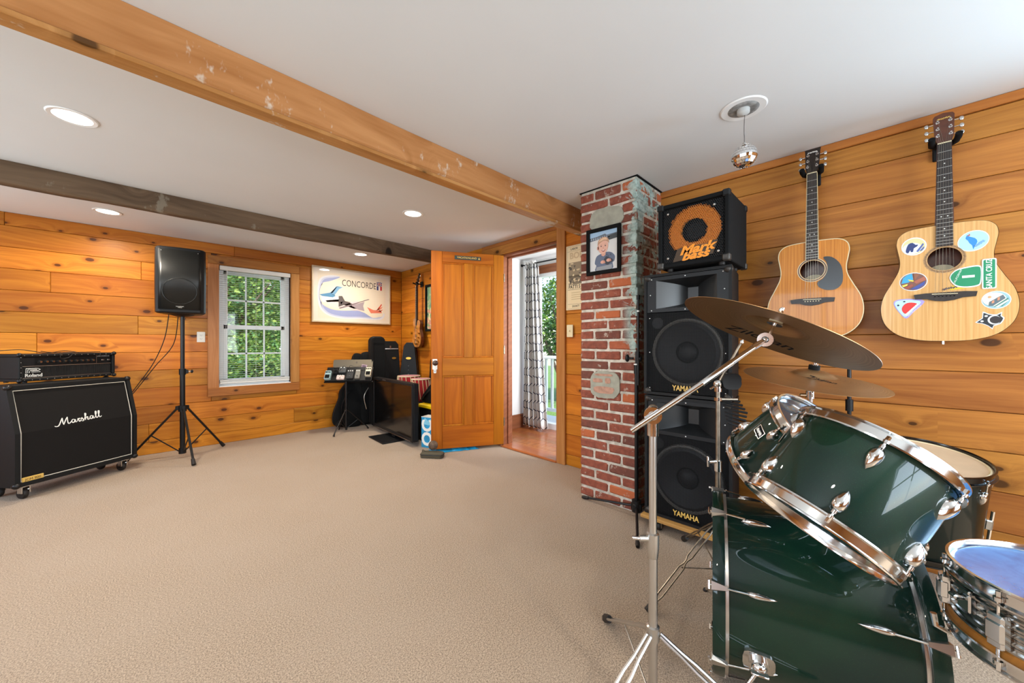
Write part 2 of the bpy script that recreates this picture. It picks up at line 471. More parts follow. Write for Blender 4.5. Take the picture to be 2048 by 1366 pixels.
def text(name, body, size, mat, parent, Mx, ext=.0006, shear=0.0, bold=0.0, sx=1.0, align='CENTER', space=1.0, label=None):
    c = bpy.data.curves.new(name, 'FONT'); c.body = body; c.size = size; c.extrude = ext; c.shear = shear; c.offset = bold * size
    c.align_x = align; c.align_y = 'CENTER'; c.space_character = space; c.resolution_u = 3
    o = bpy.data.objects.new(name, c); COL.objects.link(o)
    dg = bpy.context.evaluated_depsgraph_get()
    me = bpy.data.meshes.new_from_object(o.evaluated_get(dg)); bpy.data.objects.remove(o)
    me.transform(Matrix.Diagonal((sx, 1, 1, 1))); me.materials.clear(); me.materials.append(M[mat] if isinstance(mat, str) else mat)
    return link(name, me, parent, Mx, label)
def squiggle(name, parent, Mx, w, h, mat, seed=1, r=None):
    """a line of script too small to read in the photograph"""
    rg = random.Random(seed); n = 9; P = []
    for i in range(n * 2 + 1):
        x = -w / 2 + w * i / (n * 2); P.append((x + rg.uniform(-.2, .2) * w / n, (h / 2 if i % 2 else -h / 2) * rg.uniform(.45, 1.0), 0))
    mb = MB().tube(catmull(P, 3), r or h * .09, mat, 5); mb.v = [(a, b_, c * .4) for a, b_, c in mb.v]
    return mb.obj(name, parent, Mx)
def pmat(hexc, rough=.5):
    k = 'p_' + hexc
    if k not in M: M[k] = plain('print_' + hexc, hexc, rough)
    return k
def flat(mb, pts, hexc, z, Mx=None):
    mb.prism(pts, z - .0003, z, pmat(hexc), Mx, cap0=False)
def oval(cx_, cy_, rx, ry, n=24, rot=0.0):
    out = []
    for i in range(n):
        a = 2 * PI * i / n; x, y = rx * math.cos(a), ry * math.sin(a)
        out.append((cx_ + x * math.cos(rot) - y * math.sin(rot), cy_ + x * math.sin(rot) + y * math.cos(rot)))
    return out
def rrect(x0, x1, y0, y1, r, n=4):
    out = []
    for cx_, cy_, a in ((x1 - r, y1 - r, 0), (x0 + r, y1 - r, 90), (x0 + r, y0 + r, 180), (x1 - r, y0 + r, 270)):
        for k in range(n + 1):
            q = R(a + 90 * k / n); out.append((cx_ + r * math.cos(q), cy_ + r * math.sin(q)))
    return out
# ================================================================ the room
H = 2.30
YB = 5.39                       # back wall
XL, YR = -2.40, -2.20           # left wall and rear wall, both outside the picture
XG = 2.80                       # guitar wall
DW0, DW1 = Vector((2.858, 1.60, 0)), Vector((2.967, 5.39, 0))   # door wall
def struct(o): o['kind'] = 'structure'; return o
def wall(name, o, xd, x0, x1, z0, z1, holes, mat='gap', th=.12):
    """backing of a wall in its own frame, with rectangular openings side by side"""
    mb = MB(); hs = sorted(holes); x = x0
    for a, b_, c, d in hs:
        mb.box(x, a, z0, z1, -th, 0, mat); 
        if c > z0: mb.box(a, b_, z0, c, -th, 0, mat)
        if d < z1: mb.box(a, b_, d, z1, -th, 0, mat)
        x = b_
    mb.box(x, x1, z0, z1, -th, 0, mat)
    return struct(mb.obj(name, None, WF(o, xd), smooth=False))
def boards(w, x0, x1, joints, mat, holes=(), rnd=1, seg=(1.5, 3.4), th=.016):
    rg = random.Random(rnd)
    for lo, hi in zip(joints[:-1], joints[1:]):
        iv = [(x0, x1)]
        for a, b_, c, d in holes:
            if hi > c + .01 and lo < d - .01:
                # a row that only partly meets the opening is notched by splitting it in height
                nx = []
                for p, q in iv:
                    if p < a: nx.append((p, min(q, a)))
                    if q > b_: nx.append((max(p, b_), q))
                    if a < q and b_ > p:
                        for l2, h2 in ((lo, min(hi, c)), (max(lo, d), hi)):
                            if h2 - l2 > .012:
                                MB().box(max(a, p) + .001, min(b_, q) - .001, l2 + .0012, h2 - .0012, 0, th, mat, .0025).obj('board', w, smooth=False)
                iv = nx
        for p, q in iv:
            x = p
            while x < q - .02:
                L = rg.uniform(*seg); e = x + L
                if e > q - .5: e = q
                cx_ = (x + e) / 2
                MB().box(x + .0008 - cx_, e - .0008 - cx_, lo + .0012, hi - .0012, 0, th + rg.uniform(-.0008, .0008), mat, .0028).obj('board', w, T(cx_, 0, 0), smooth=False)
                x = e
# floor
struct(MB().box(XL - .2, 3.0, YR - .2, YB + .12, -.12, 0, 'carpet').obj('floor', smooth=False))
# ceiling
struct(MB().box(XL - .2, 4.2, YR - .2, YB + .12, H, H + .15, 'ceiling').obj('ceiling', smooth=False))
# back wall with its window opening
BJ = [0.0] + [.127 + .187 * k for k in range(12)] + [2.30]
OPB = (.67, 1.40, .655, 2.06)
wb = wall('wall_back', (0, YB + .016, 0), (1, 0, 0), XL, 3.1, 0, H, [OPB])
boards(wb, XL + .01, 2.966, BJ, 'pine_back', [(.60, 1.47, .60, 2.11)], rnd=5, seg=(1.3, 2.9))
# guitar wall, right
GJ = [0.0] + [.0966 + .184 * k for k in range(12)] + [2.252]
wg = wall('wall_right', (XG + .016, 1.62, 0), (0, -1, 0), 0, 3.9, 0, H, [(2.32, 3.42, .75, 1.95)], th=.05)
boards(wg, 0, 3.82, GJ, 'pine_right', [(2.32, 3.42, .75, 1.95)], rnd=11, seg=(2.2, 3.8))
MB().box(0, 3.82, 2.2535, 2.298, 0, .028, 'pine_trim', .003).obj('board', wg, smooth=False)
# door wall: frame x runs from the far corner towards the camera
dwd = (DW0 - DW1).normalized(); DWL = (DW0 - DW1).length
def ydw(y): return (DW1.y - y) / -dwd.y          # world Y -> distance along the wall from the far corner
DO0, DO1 = ydw(3.0), ydw(2.20)                   # door opening
wd_ = wall('wall_door', DW1 + Vector((.016, 0, 0)), dwd, -.06, DWL, 0, H, [(DO0, DO1, 0, 2.15)])
DJ = [0.0] + [.104 + .19 * k for k in range(12)] + [2.30]
boards(wd_, .001, DWL, DJ, 'pine_door_wall', [(DO0 - .05, DO1 + .05, -1, 2.28)], rnd=3, seg=(1.6, 2.6))
DWF = WF(DW1, dwd)
# walls behind the camera (their windows light the kit; one more is added for the far ceiling)
def frame_window(name, o, xd, x0, x1, z0, z1, nx):
    f = MB()
    for a in (x0, x1): f.box(a - .03, a + .03, z0 - .03, z1 + .03, -.08, .02, 'vinyl')
    for a in (z0, z1): f.box(x0 - .03, x1 + .03, a - .03, a + .03, -.08, .02, 'vinyl')
    for k in range(1, nx): f.box(x0 + (x1 - x0) * k / nx - .02, x0 + (x1 - x0) * k / nx + .02, z0, z1, -.06, -.02, 'vinyl')
    f.box(x0, x1, (z0 + z1) / 2 - .02, (z0 + z1) / 2 + .02, -.06, -.02, 'vinyl')
    return struct(f.obj(name, None, WF(o, xd), smooth=False))
wr = wall('wall_rear', (XG + .02, YR, 0), (-1, 0, 0), 0, 5.4, 0, H, [(.77, 2.97, .70, 2.05)], th=.05)
boards(wr, .01, 5.2, GJ, 'pine_right', [(.77, 2.97, .70, 2.05)], rnd=9)
frame_window('window_2', (XG + .02, YR, 0), (-1, 0, 0), .77, 2.97, .70, 2.05, 3)
wl = wall('wall_left', (XL, YR, 0), (0, 1, 0), 0, 7.6, 0, H, [(2.0, 4.4, .75, 2.05), (5.6, 6.8, .75, 2.05)], th=.05)
boards(wl, .01, 7.59, GJ, 'pine_back', [(2.0, 4.4, .75, 2.05), (5.6, 6.8, .75, 2.05)], rnd=19)
frame_window('added_fill_window', (XL, YR, 0), (0, 1, 0), 5.6, 6.8, .75, 2.05, 2)  # unseen window added so that more light reaches the far ceiling
frame_window('window_4', (XG, 1.62, 0), (0, -1, 0), 2.32, 3.42, .75, 1.95, 2)
frame_window('window_3', (XL, YR, 0), (0, 1, 0), 2.0, 4.4, .75, 2.05, 3)
# ---------------------------------------------------------------- beams
def beam(name, x0, x1, y0, y1, z0, mat, wob):
    rg = random.Random(wob); n = 26; vs = []; fs = []
    for i in range(n + 1):
        x = x0 + (x1 - x0) * i / n
        for y, z in ((y0, H - .001), (y0, z0 + .012), (y0 + .012, z0), (y1 - .012, z0), (y1, z0 + .012), (y1, H - .001)):
            vs.append((x, y + rg.uniform(-.0025, .0025), z + (rg.uniform(-.003, .003) if z < H - .01 else 0)))
    for i in range(n):
        for k in range(5): fs.append((i * 6 + k, i * 6 + k + 1, i * 6 + k + 7, i * 6 + k + 6))
    fs += [tuple(range(6)), tuple(n * 6 + k for k in range(6))[::-1]]
    return struct(MB().add(vs, fs, mat).obj(name, angle=22))
b1 = beam('trim_1', XL, 2.862, 1.800, 1.872, 2.130, 'beam_wood', 1)
MB().box(XL, 2.862, 1.802, 1.880, 2.110, 2.1285, 'beam_wood', .002).obj('board', b1, smooth=False); b1['label'] = 'orange pine ceiling beam with paint scuffs'
b2 = beam('trim_2', XL, 2.94, 3.88, 3.97, 2.158, 'dark_beam', 2); b2['label'] = 'dark weathered ceiling beam'
# ---------------------------------------------------------------- window in the back wall
WB = WF((0, YB, 0), (1, 0, 0))
win = struct(MB().box(.655, .67, .655, 2.06, -.13, .004, 'pine_trim').box(1.40, 1.415, .655, 2.06, -.13, .004, 'pine_trim').box(.655, 1.415, 2.06, 2.075, -.13, .004, 'pine_trim').box(.655, 1.415, .64, .655, -.13, .004, 'pine_trim').obj('window_1', None, WB, smooth=False))
def part(mb, name, par, **k): return mb.obj(name, par, smooth=k.pop('smooth', False), **k)
x0, x1, z0, z1 = .67, 1.40, .655, 2.06
fr = MB()
for a, b_ in ((x0, x0 + .05), (x1 - .05, x1)): fr.box(a, b_, z0, z1, -.125, -.06, 'vinyl', .004)
fr.box(x0, x1, z0, z0 + .04, -.125, -.05, 'vinyl', .004).box(x0, x1, z1 - .04, z1, -.125, -.06, 'vinyl', .004)
part(fr, 'window_frame', win)
zm = 1.345
for nm, a, b_, dz in (('sash', z0 + .04, zm + .03, -.085), ('sash', zm - .02, z1 - .04, -.108)):
    sh = MB(); xa, xb = x0 + .05, x1 - .05
    for p, q in ((xa, xa + .04), (xb - .04, xb)): sh.box(p, q, a, b_, dz - .012, dz + .012, 'vinyl', .003)
    for p, q in ((a, a + .045), (b_ - .045, b_)): sh.box(xa, xb, p, q, dz - .012, dz + .012, 'vinyl', .003)
    so = part(sh, nm, win)
    mu = MB(); w3 = (xb - xa - .08) / 3
    for k in (1, 2): mu.box(xa + .04 + w3 * k - .008, xa + .04 + w3 * k + .008, a + .045, b_ - .045, dz - .006, dz + .006, 'vinyl')
    mu.box(xa + .04, xb - .04, (a + b_) / 2 - .008, (a + b_) / 2 + .008, dz - .006, dz + .006, 'vinyl')
    part(mu, 'muntin', so)
    part(MB().box(xa + .038, xb - .038, a + .04, b_ - .04, dz - .002, dz + .001, 'glass'), 'pane', so)
# wooden casing boards
M['pine_casing'] = wood('pine_casing', 'c48a52', 'a0662f', knots=.5, axis=1, vary=.06)
for a, b_, c, d in ((.567, .668, .648, 2.064), (1.402, 1.498, .655, 2.062)):
    part(MB().box(-(b_ - a) / 2, (b_ - a) / 2, c, d, 0, .019, 'pine_casing', .003), 'casing', win, Mx=T((a + b_) / 2, 0, 0))
part(MB().box(.567, 1.498, 2.065, 2.160, 0, .020, 'pine_trim', .003), 'casing', win)
part(MB().box(.567, 1.500, .553, .653, 0, .024, 'pine_trim', .003), 'casing', win)
part(MB().box(.67, 1.40, .648, .662, -.06, .012, 'vinyl', .003), 'sill', win)
# blind
bl = thing('window_blind', 'white horizontal slat blind lowered over the window', 'blind', WB)
part(MB().box(.674, 1.396, 2.005, 2.056, -.045, .012, 'blind', .004), 'head_rail', bl)
part(MB().box(.678, 1.392, .685, .708, -.035, -.003, 'blind', .005).box(.678, 1.392, .712, .722, -.034, -.004, 'blind', .002).box(.678, 1.392, .725, .733, -.034, -.004, 'blind', .002), 'bottom_rail', bl)
sl = MB()
for k in range(50): sl.box(.68, 1.39, .745 + k * .0252, .7458 + k * .0252, -.032, -.006, 'blind')
o = part(sl, 'slats', bl); o['kind'] = 'stuff'
for xx in (.735, 1.03, 1.33): part(MB().cyl((xx, .69, -.019), (xx, 2.02, -.019), .0011, 'blind', n=6), 'cord', bl)
part(MB().cyl((.745, 1.42, .004), (.742, 2.01, .004), .004, 'vinyl', n=8), 'wand', bl)
# ---------------------------------------------------------------- door casing, jambs, threshold (frame of the door wall)
dr = struct(MB().box(DO0 - .001, DO0 + .02, 0, 2.15, -.13, .006, 'red_wood').box(DO1 - .02, DO1 + .001, 0, 2.15, -.13, .006, 'red_wood').box(DO0, DO1, 2.13, 2.15, -.13, .006, 'red_wood').obj('door_1', None, DWF, smooth=False))
part(MB().box(-.05, .05, 0, 2.297, 0, .024, 'pine_casing', .003), 'casing', dr, Mx=T(DO1 + .047, 0, 0))
part(MB().box(-.045, .045, 0, 2.15, 0, .020, 'red_wood', .003), 'casing', dr, Mx=T(DO0 - .046, 0, 0))
part(MB().box(DO0 - .35, DO1 - .002, 2.152, 2.255, 0, .022, 'pine_trim', .003), 'casing', dr)
part(MB().box(DO0 - .35, DO1 - .002, 2.257, 2.297, 0, .019, 'pine_trim', .003), 'casing', dr)
part(MB().box(DO0 + .02, DO0 + .035, 0, 2.13, -.07, -.055, 'red_wood').box(DO1 - .035, DO1 - .02, 0, 2.13, -.07, -.055, 'red_wood').box(DO0 + .02, DO1 - .02, 2.115, 2.13, -.07, -.055, 'red_wood'), 'door_stop', dr)
part(MB().box(DO0 - .01, DO1 + .0, -.005, .022, -.14, .035, 'floor_wood', .008), 'threshold', dr)
# ---------------------------------------------------------------- the next room
XF = 3.87
struct(MB().box(2.99, 4.05, .6, 3.60, -.10, .005, 'gap').obj('floor_next_room', smooth=False))
fnr = bpy.data.objects['floor_next_room']
for k in range(8):
    for j, (ya, yb) in enumerate(((.6, 2.3 + .13 * (k % 3)), (2.303 + .13 * (k % 3), 3.50))):
        part(MB().box(2.992 + k * .112, 2.992 + k * .112 + .1105, ya, yb, .005, .014, 'floor_wood', .0015), 'plank', fnr)
wn = wall('wall_next_room', (2.975, 3.47, 0), (1, 0, 0), 0, 1.1, 0, H, [], 'white_wall', .1)
wf = wall('wall_far_right', (XF, 3.55, 0), (0, -1, 0), 0, 3.0, 0, H, [(.20, 1.90, .02, 2.10)], 'white_wall', .1)
struct(wall('wall_next_near', (4.05, 1.55, 0), (-1, 0, 0), 0, 1.05, 0, H, [(.22, .98, .6, 2.12)], 'white_wall', .1))  # opening added in this unseen wall for the next-room fill lamp
MB().box(0, .9, 0, .16, 0, .018, 'red_wood', .003).box(0, .9, .16, .185, 0, .012, 'red_wood', .004).obj('baseboard_next_room', None, WF((2.975, 3.47, .012), (1, 0, 0)), smooth=False)['kind'] = 'structure'
pd = struct(MB().box(.20, .24, .02, 2.10, -.09, .0, 'vinyl').box(1.86, 1.90, .02, 2.10, -.09, .0, 'vinyl').box(.20, 1.90, 2.06, 2.10, -.09, 0, 'vinyl').box(.20, 1.90, .02, .09, -.09, 0, 'vinyl').obj('door_2', None, WF((XF, 3.55, 0), (0, -1, 0)), smooth=False))
part(MB().box(1.0, 1.06, .09, 2.06, -.06, -.03, 'vinyl'), 'stile', pd)
part(MB().box(.24, 1.86, .09, 2.06, -.05, -.046, 'glass'), 'pane', pd)
for a, b_, c, d in ((.085, .195, .0, 2.16), (1.905, 2.015, 0, 2.16), (.085, 2.015, 2.105, 2.215)):
    part(MB().box(a, b_, c, d, 0, .02, 'red_wood', .003), 'casing', pd)
# curtain and its rod
cu = thing('curtain', 'pale floor-length curtain with a navy hexagon lattice in the next room', 'curtain', (3.70, 3.24, 0))
nu_, nv_ = 90, 26; vs = []; uv = []; fs = []
for j in range(nv_ + 1):
    t_ = j / nv_; z = .045 + 2.165 * t_; wdt = .41 - .20 * t_ ** .8; off = .0 + .035 * t_
    for i in range(nu_ + 1):
        s_ = i / nu_
        amp = .030 + .012 * (1 - t_)
        ph = s_ * PI * 2 * 5.5
        y = .20 - off - wdt * s_ + .010 * math.sin(ph * 1.0 + 1.0)
        x = amp * math.sin(ph) + .010 * math.sin(ph * .37 + 3 * t_) 
        vs.append((x, y - .02, z)); uv.append((s_ * 1.05, z * .58))
for j in range(nv_):
    for i in range(nu_): fs.append((j * (nu_ + 1) + i, j * (nu_ + 1) + i + 1, (j + 1) * (nu_ + 1) + i + 1, (j + 1) * (nu_ + 1) + i))
me = bpy.data.meshes.new('cloth'); me.from_pydata(vs, [], fs); me.materials.append(M['curtain'])
ul = me.uv_layers.new(name='UVMap')
for lp in me.loops: ul.data[lp.index].uv = uv[lp.vertex_index]
me.polygons.foreach_set('use_smooth', [True] * len(fs)); me.update()
co = link('cloth', me, cu); sm = co.modifiers.new('thick', 'SOLIDIFY'); sm.thickness = .003
MB().tube([(.03 * math.sin(k * .9), .165 - .20 * k / 30 - .0, 2.235 + .018 * math.sin(k * 2.3)) for k in range(31)], .012, 'curtain', 6).obj('gathered_heading', cu)
rod = thing('curtain_rod', 'black curtain rod over the patio door in the next room', 'curtain rod', (3.72, 3.46, 2.225))
MB().cyl((0, .0, 0), (0, -1.75, 0), .010, 'black_metal', n=10).obj('rod', rod)
MB().ell((0, .015, 0), (.022, .022, .022), 'black_metal').obj('finial', rod)
MB().cyl((0, -.02, 0), (.14, -.02, -.0), .006, 'black_metal', n=8).cyl((.14, -.02, -.03), (.14, -.02, .03), .012, 'black_metal', n=8).obj('bracket', rod)
# deck and railing outside the patio door
dk = thing('deck_railing', 'white balustrade on the deck outside the patio door', 'railing', (4.9, 2.4, -.10))
MB().box(-.05, .05, -2.0, 2.6, 1.0, 1.05, 'vinyl').obj('top_rail', dk, smooth=False)
MB().box(-.03, .03, -2.0, 2.6, .12, .17, 'vinyl').obj('bottom_rail', dk, smooth=False)
for k in range(36): MB().box(-.018, .018, -.018, .018, .17, 1.0, 'vinyl').obj('baluster', dk, T(0, -1.9 + k * .125, 0), smooth=False)
struct(MB().box(4.1, 5.1, .0, 5.2, -.30, -.10, 'white_wall').obj('deck', smooth=False))
# ---------------------------------------------------------------- outside: grass and shrubs
struct(MB().box(-14, 22, -8, 26, -.6, -.5, 'grass').obj('ground', smooth=False))
def shrub(name, label, loc, rad, n, leaf, seed, group='shrubs and trees outside the windows', trunk=0.0):
    rg = random.Random(seed); tr_ = thing(name, label, 'tree' if trunk else 'shrub', loc, group)
    vs = []; fs = []
    cl = [(Vector((rg.gauss(0, .5), rg.gauss(0, .5), rg.gauss(0, .5))), rg.uniform(.25, .5)) for _ in range(26)]
    for i in range(n):
        c_, r_ = cl[rg.randrange(len(cl))]
        d = Vector((rg.gauss(0, 1), rg.gauss(0, 1), rg.gauss(0, 1))).normalized() * (r_ * rg.uniform(.6, 1.05)) + c_
        if d.length > 1.25: d *= 1.25 / d.length
        p = Vector((d.x * rad[0], d.y * rad[1], d.z * rad[2] + trunk + rad[2]))
        a = Vector((rg.gauss(0, 1), rg.gauss(0, 1), rg.gauss(0, .6))).normalized(); b_ = a.orthogonal().normalized()
        b_ = (b_ * math.cos(i) + a.cross(b_) * math.sin(i)); L = leaf * rg.uniform(.6, 1.3); o = len(vs)
        vs += [p, p + a * L * .5 + b_ * L * .3, p + a * L, p + a * L * .5 - b_ * L * .3]; fs += [(o, o + 1, o + 2), (o, o + 2, o + 3)]
    me = bpy.data.meshes.new('foliage'); me.from_pydata(vs, [], fs); me.materials.append(M['leaf']); me.update()
    link('foliage', me, tr_)
    st = MB(); st.tube([(0, 0, 0), (.05, .03, trunk * .6 + .2), (0, 0, trunk + rad[2])], [.09 + trunk * .03, .07 + trunk * .02, .03], 'bark', 8)
    for k in range(7):
        a = k * 2.4; st.tube([(0, 0, trunk * .6 + .1 * k), (rad[0] * .3 * math.cos(a), rad[1] * .3 * math.sin(a), trunk + rad[2] * .8), (rad[0] * .7 * math.cos(a), rad[1] * .7 * math.sin(a), trunk + rad[2] * 1.3)], [.05, .03, .012], 'bark', 6)
    st.obj('trunk' if trunk else 'stem', tr_)
for nm, lb, loc, rad, n, lf, sd, tk in (
    ('leafy_shrub', 'leafy green shrub close outside the window, filling its lower panes', (1.5, 8.0, -.5), (1.25, .7, .90), 22000, .07, 1, 0),
    ('leafy_tree', 'leafy tree beyond the shrub, filling the upper panes of the window', (1.3, 10.3, -.5), (1.5, .9, 1.6), 26000, .09, 3, 1.0),
    ('leafy_tree', 'taller leafy tree farthest beyond the window', (2.6, 13.4, -.5), (3.0, 1.3, 2.4), 30000, .13, 4, .8),
    ('leafy_tree', 'leafy tree beyond the deck seen past the curtain', (8.4, 6.2, -.5), (1.5, 2.6, 1.9), 22000, .10, 5, .4)):
    shrub(nm, lb, loc, rad, n, lf, sd, trunk=tk)
# ---------------------------------------------------------------- recessed lights
for (x, y), lb in zip(CANS, ('large bright recessed light nearest the camera, between the two beams', 'recessed light behind the dark beam at the left', 'recessed light between the beams in front of the open door', 'recessed light behind the dark beam above the framed poster', 'recessed light behind the camera near the left wall', 'recessed light behind the camera near the rear window')):
    c_ = thing('recessed_light', lb, 'ceiling light', T(x, y, H), 'recessed ceiling lights')
    MB().lathe([(.070, .0), (.070, -.004), (.086, -.006), (.092, -.001)], 'vinyl', 40).obj('trim_ring', c_)
    MB().lathe([(.0001, -.0025), (.070, -.0025)], 'lens', 40).obj('lens', c_)
# unlit can with the mirror ball
M['dust_grey'] = plain('dust_grey', '8d8d8b', .6, vary=.3, scale=40)
M['socket_grey'] = plain('socket_grey', 'bdbdba', .5)
uc = thing('empty_can_light', 'unlit recessed can with a white trim, the mirror ball hangs from it', 'ceiling light', T(2.08, .462, H))
MB().lathe([(.068, .0), (.066, -.005), (.094, -.006), (.100, -.001)], 'vinyl', 40).obj('trim_ring', uc)
MB().lathe([(.068, -.004), (.058, -.010), (.045, -.010), (.030, -.006), (.0001, -.006)], 'dust_grey', 32).obj('baffle', uc)
MB().lathe([(.028, -.006), (.027, -.024), (.018, -.032), (.0001, -.034)], 'socket_grey', 20).obj('socket', uc)
db = thing('mirror_ball', 'small mirror ball hanging on a wire from the empty can', 'mirror ball', T(2.085, .459, 2.067))
ro = .054; vs = []; fs = []; mbx = MB(); mbx.ell((0, 0, 0), (ro - .002,) * 3, 'case_grey', 20, 12); mbx.obj('core', db)
tl = MB(); rg = random.Random(4)
for j in range(13):
    ph = -PI / 2 + PI * (j + .5) / 13; n_ = max(4, int(28 * math.cos(ph)))
    for i in range(n_):
        th = 2 * PI * (i + .5) / n_; n3 = Vector((math.cos(ph) * math.cos(th), math.cos(ph) * math.sin(th), math.sin(ph)))
        n4 = (n3 + Vector((rg.gauss(0, .03), rg.gauss(0, .03), rg.gauss(0, .03)))).normalized()
        q = n4.to_track_quat('Z', 'Y').to_matrix().to_4x4(); w_ = PI * ro / 13 * .46
        tl.box(-w_, w_, -w_, w_, -.001, .001, 'mirror', 0, T(*(n3 * ro)) @ q)
o = tl.obj('mirror_tiles', db, smooth=False); o['kind'] = 'stuff'
MB().cyl((0, 0, ro - .002), (0, 0, ro + .012), .007, 'satin_steel').tube(catmull([(0, 0, ro + .01), (.001, 0, ro + .03), (0, 0, ro + .045), (.004, .002, ro + .06), (-.004, 0, ro + .10), (0, -.002, .205)]), .0013, 'case_grey', 5).obj('hanging_wire', db)
# ---------------------------------------------------------------- brick chimney
CX0, CY0, CY1 = 2.392, 1.166, 1.606
ch = thing('brick_chimney', 'old red brick chimney with pale green mortar smears standing against the wood wall', 'chimney', T(CX0, CY0, 0))
MB().box(0, XG + .015 - CX0, .0, CY1 - CY0, 0, H, 'mortar').obj('mortar_core', ch, smooth=False)
def brick_mesh(lx, ly, lz, seed):
    rg = random.Random(seed); mb = MB(); mb.box(-lx / 2, lx / 2, -ly / 2, ly / 2, -lz / 2, lz / 2, 'brick', .007)
    mb.v = [(x + rg.uniform(-.0022, .0022), y + rg.uniform(-.003, .003), z + rg.uniform(-.003, .003)) for x, y, z in mb.v]
    return mb.mesh('brick', smooth=False)
BV = {}
def brick(x0, x1, y0, y1, zc, rg, lz=.058):
    key = (round(x1 - x0, 3), round(y1 - y0, 3), rg.randrange(4))
    if key not in BV: BV[key] = brick_mesh(key[0], key[1], lz, hash(key) % 999)
    o = link('brick', BV[key], ch, T((x0 + x1) / 2, (y0 + y1) / 2, zc) @ RX(rg.uniform(-.012, .012)) @ RY(rg.uniform(-.01, .01)))
rg = random.Random(2); W_ = CY1 - CY0; D_ = XG - CX0; pr = .007; j_ = .014
for k in range(31):
    zc = .036 + k * .0737; sh = rg.uniform(-.008, .008)
    hid = 1.64 < zc < 2.01
    if k % 2 == 0:
        fy = [(-pr, .10), (.10 + j_, .315 + sh), (.315 + sh + j_, W_ + pr)]; cb = .205
    else:
        fy = [(-pr, .205 + sh), (.205 + sh + j_, W_ + pr)]; cb = .100
    for i, (a, b_) in enumerate(fy):
        if 2.005 < zc < 2.14 and i != 0 and not (i == len(fy) - 1): continue
        if 2.005 < zc < 2.14 and i == len(fy) - 1: a = max(a, W_ - .09)
        brick(-pr, (cb if i == 0 else .09), a, b_, zc, rg)
    x = cb + j_
    while x < D_ - .03:
        L = .205 if (k % 2 or x > cb + .05) else .10
        e = min(x + L, D_ - .004)
        brick(x, e, -pr + rg.uniform(-.003, .003), .09, zc, rg); x = e + j_
CF = WF((CX0, CY0, 0), (0, -1, 0))     # face towards the room: x = -(Y-CY0)
def blob(cx_, cy_, rx, ry, n, seed, sq=2.6, jit=.05):
    rg = random.Random(seed); out = []
    for i in range(n):
        a = 2 * PI * i / n; c_, s_ = math.cos(a), math.sin(a)
        q = (abs(c_) ** sq + abs(s_) ** sq) ** (-1 / sq) * (1 + rg.uniform(-jit, jit)); out.append((cx_ + rx * c_ * q, cy_ + ry * s_ * q))
    return out
MB().prism(blob(-.225, 2.055, .135, .085, 30, 3), -.005, .012, 'cement', T(0, 0, 0)).obj('cement_patch', ch, Matrix.Translation((-CX0, -CY0, 0)) @ CF)
MB().prism(blob(-.235, .855, .118, .098, 32, 5, 3.2, .03), .004, .017, 'cement').obj('cement_patch', ch, Matrix.Translation((-CX0, -CY0, 0)) @ CF)
M['pale_brick'] = plain('pale_brick', 'b08672', .95, vary=.18, scale=40, bumps=.4)
for a, b_, c, d, i in ((-.330, -.250, .868, .898, 1), (-.228, -.185, .866, .905, 2), (-.325, -.160, .792, .842, 3), (-.31, -.17, .918, .934, 4)):
    MB().prism(blob((a + b_) / 2, (c + d) / 2, (b_ - a) / 2, (d - c) / 2, 20, i + 20, 5, .07), .010, .0185, 'pale_brick').obj('brick', ch, Matrix.Translation((-CX0, -CY0, 0)) @ CF)
MB().box(-.012, .41, -.014, W_ + .012, 2.294, 2.2995, 'black_matte').obj('ceiling_gap_strip', ch, smooth=False)
# ---------------------------------------------------------------- open door
HG = Vector((2.872, 2.955, 0)); dd = (Vector((2.178, 3.335, 0)) - HG); DLW = dd.length
# frame: x from free edge to hinge as seen from the room
DF = WF(HG + dd + Vector((0, 0, .036)), -dd)
do = thing('panelled_door', 'open orange wood door with four panels and a small name plaque', 'door', DF)
DH = 2.10; th = .036
def dpart(a, b_, c, d, name, z0=-th, z1=0.0, ch=.003, mat='door_wood'): return part(MB().box(-(b_ - a) / 2, (b_ - a) / 2, c, d, z0, z1, mat, ch), name, do, Mx=T((a + b_) / 2, 0, 0))
M['door_rail'] = wood('door_rail', 'b1670f', '8b4909', knots=.0, axis=0, vary=.04, scale=.8, coat=.0, rough=.45)
dpart(0, .115, 0, DH, 'stile'); dpart(DLW - .115, DLW, 0, DH, 'stile'); 
for a, b_ in ((0, .235), (.775, .965), (DH - .115, DH)): dpart(.116, DLW - .116, a, b_, 'rail', mat='door_rail')
mid = DLW / 2
for a, b_ in ((.236, .774), (.966, DH - .116)): dpart(mid - .048, mid + .048, a, b_, 'mullion')
for xa, xb in ((.115, mid - .048), (mid + .048, DLW - .115)):
    for a, b_ in ((.235, .775), (.965, DH - .115)):
        p = MB().box(xa, xb, a, b_, -th + .008, -.013, 'door_wood'); 
        p.prism([(0, 0)] * 0 or [(xa + .03, a + .03), (xb - .03, a + .03), (xb - .03, b_ - .03), (xa + .03, b_ - .03)], -.013, -.009, 'door_wood')
        po = part(p, 'panel', do)
        mo = MB()
        for q in ((xa, xb, a, a + .016), (xa, xb, b_ - .016, b_), (xa, xa + .016, a + .0161, b_ - .0161), (xb - .016, xb, a + .0161, b_ - .0161)): mo.box(*q, -.014, -.004, 'door_wood', .004)
        part(mo, 'moulding', po)
ep = MB().prism(rrect(.012, .062, .845, .955, .004), 0, .003, 'white_print'); es = part(ep, 'lock_plate', do, label='white painted lock plate')
part(MB().prism(rrect(.024, .052, .805, .850, .008), 0, .0035, 'white_print').prism([(.030, .832), (.046, .832), (.038, .818)], .0035, .004, pmat('5f7f9a')), 'key_plate', do)
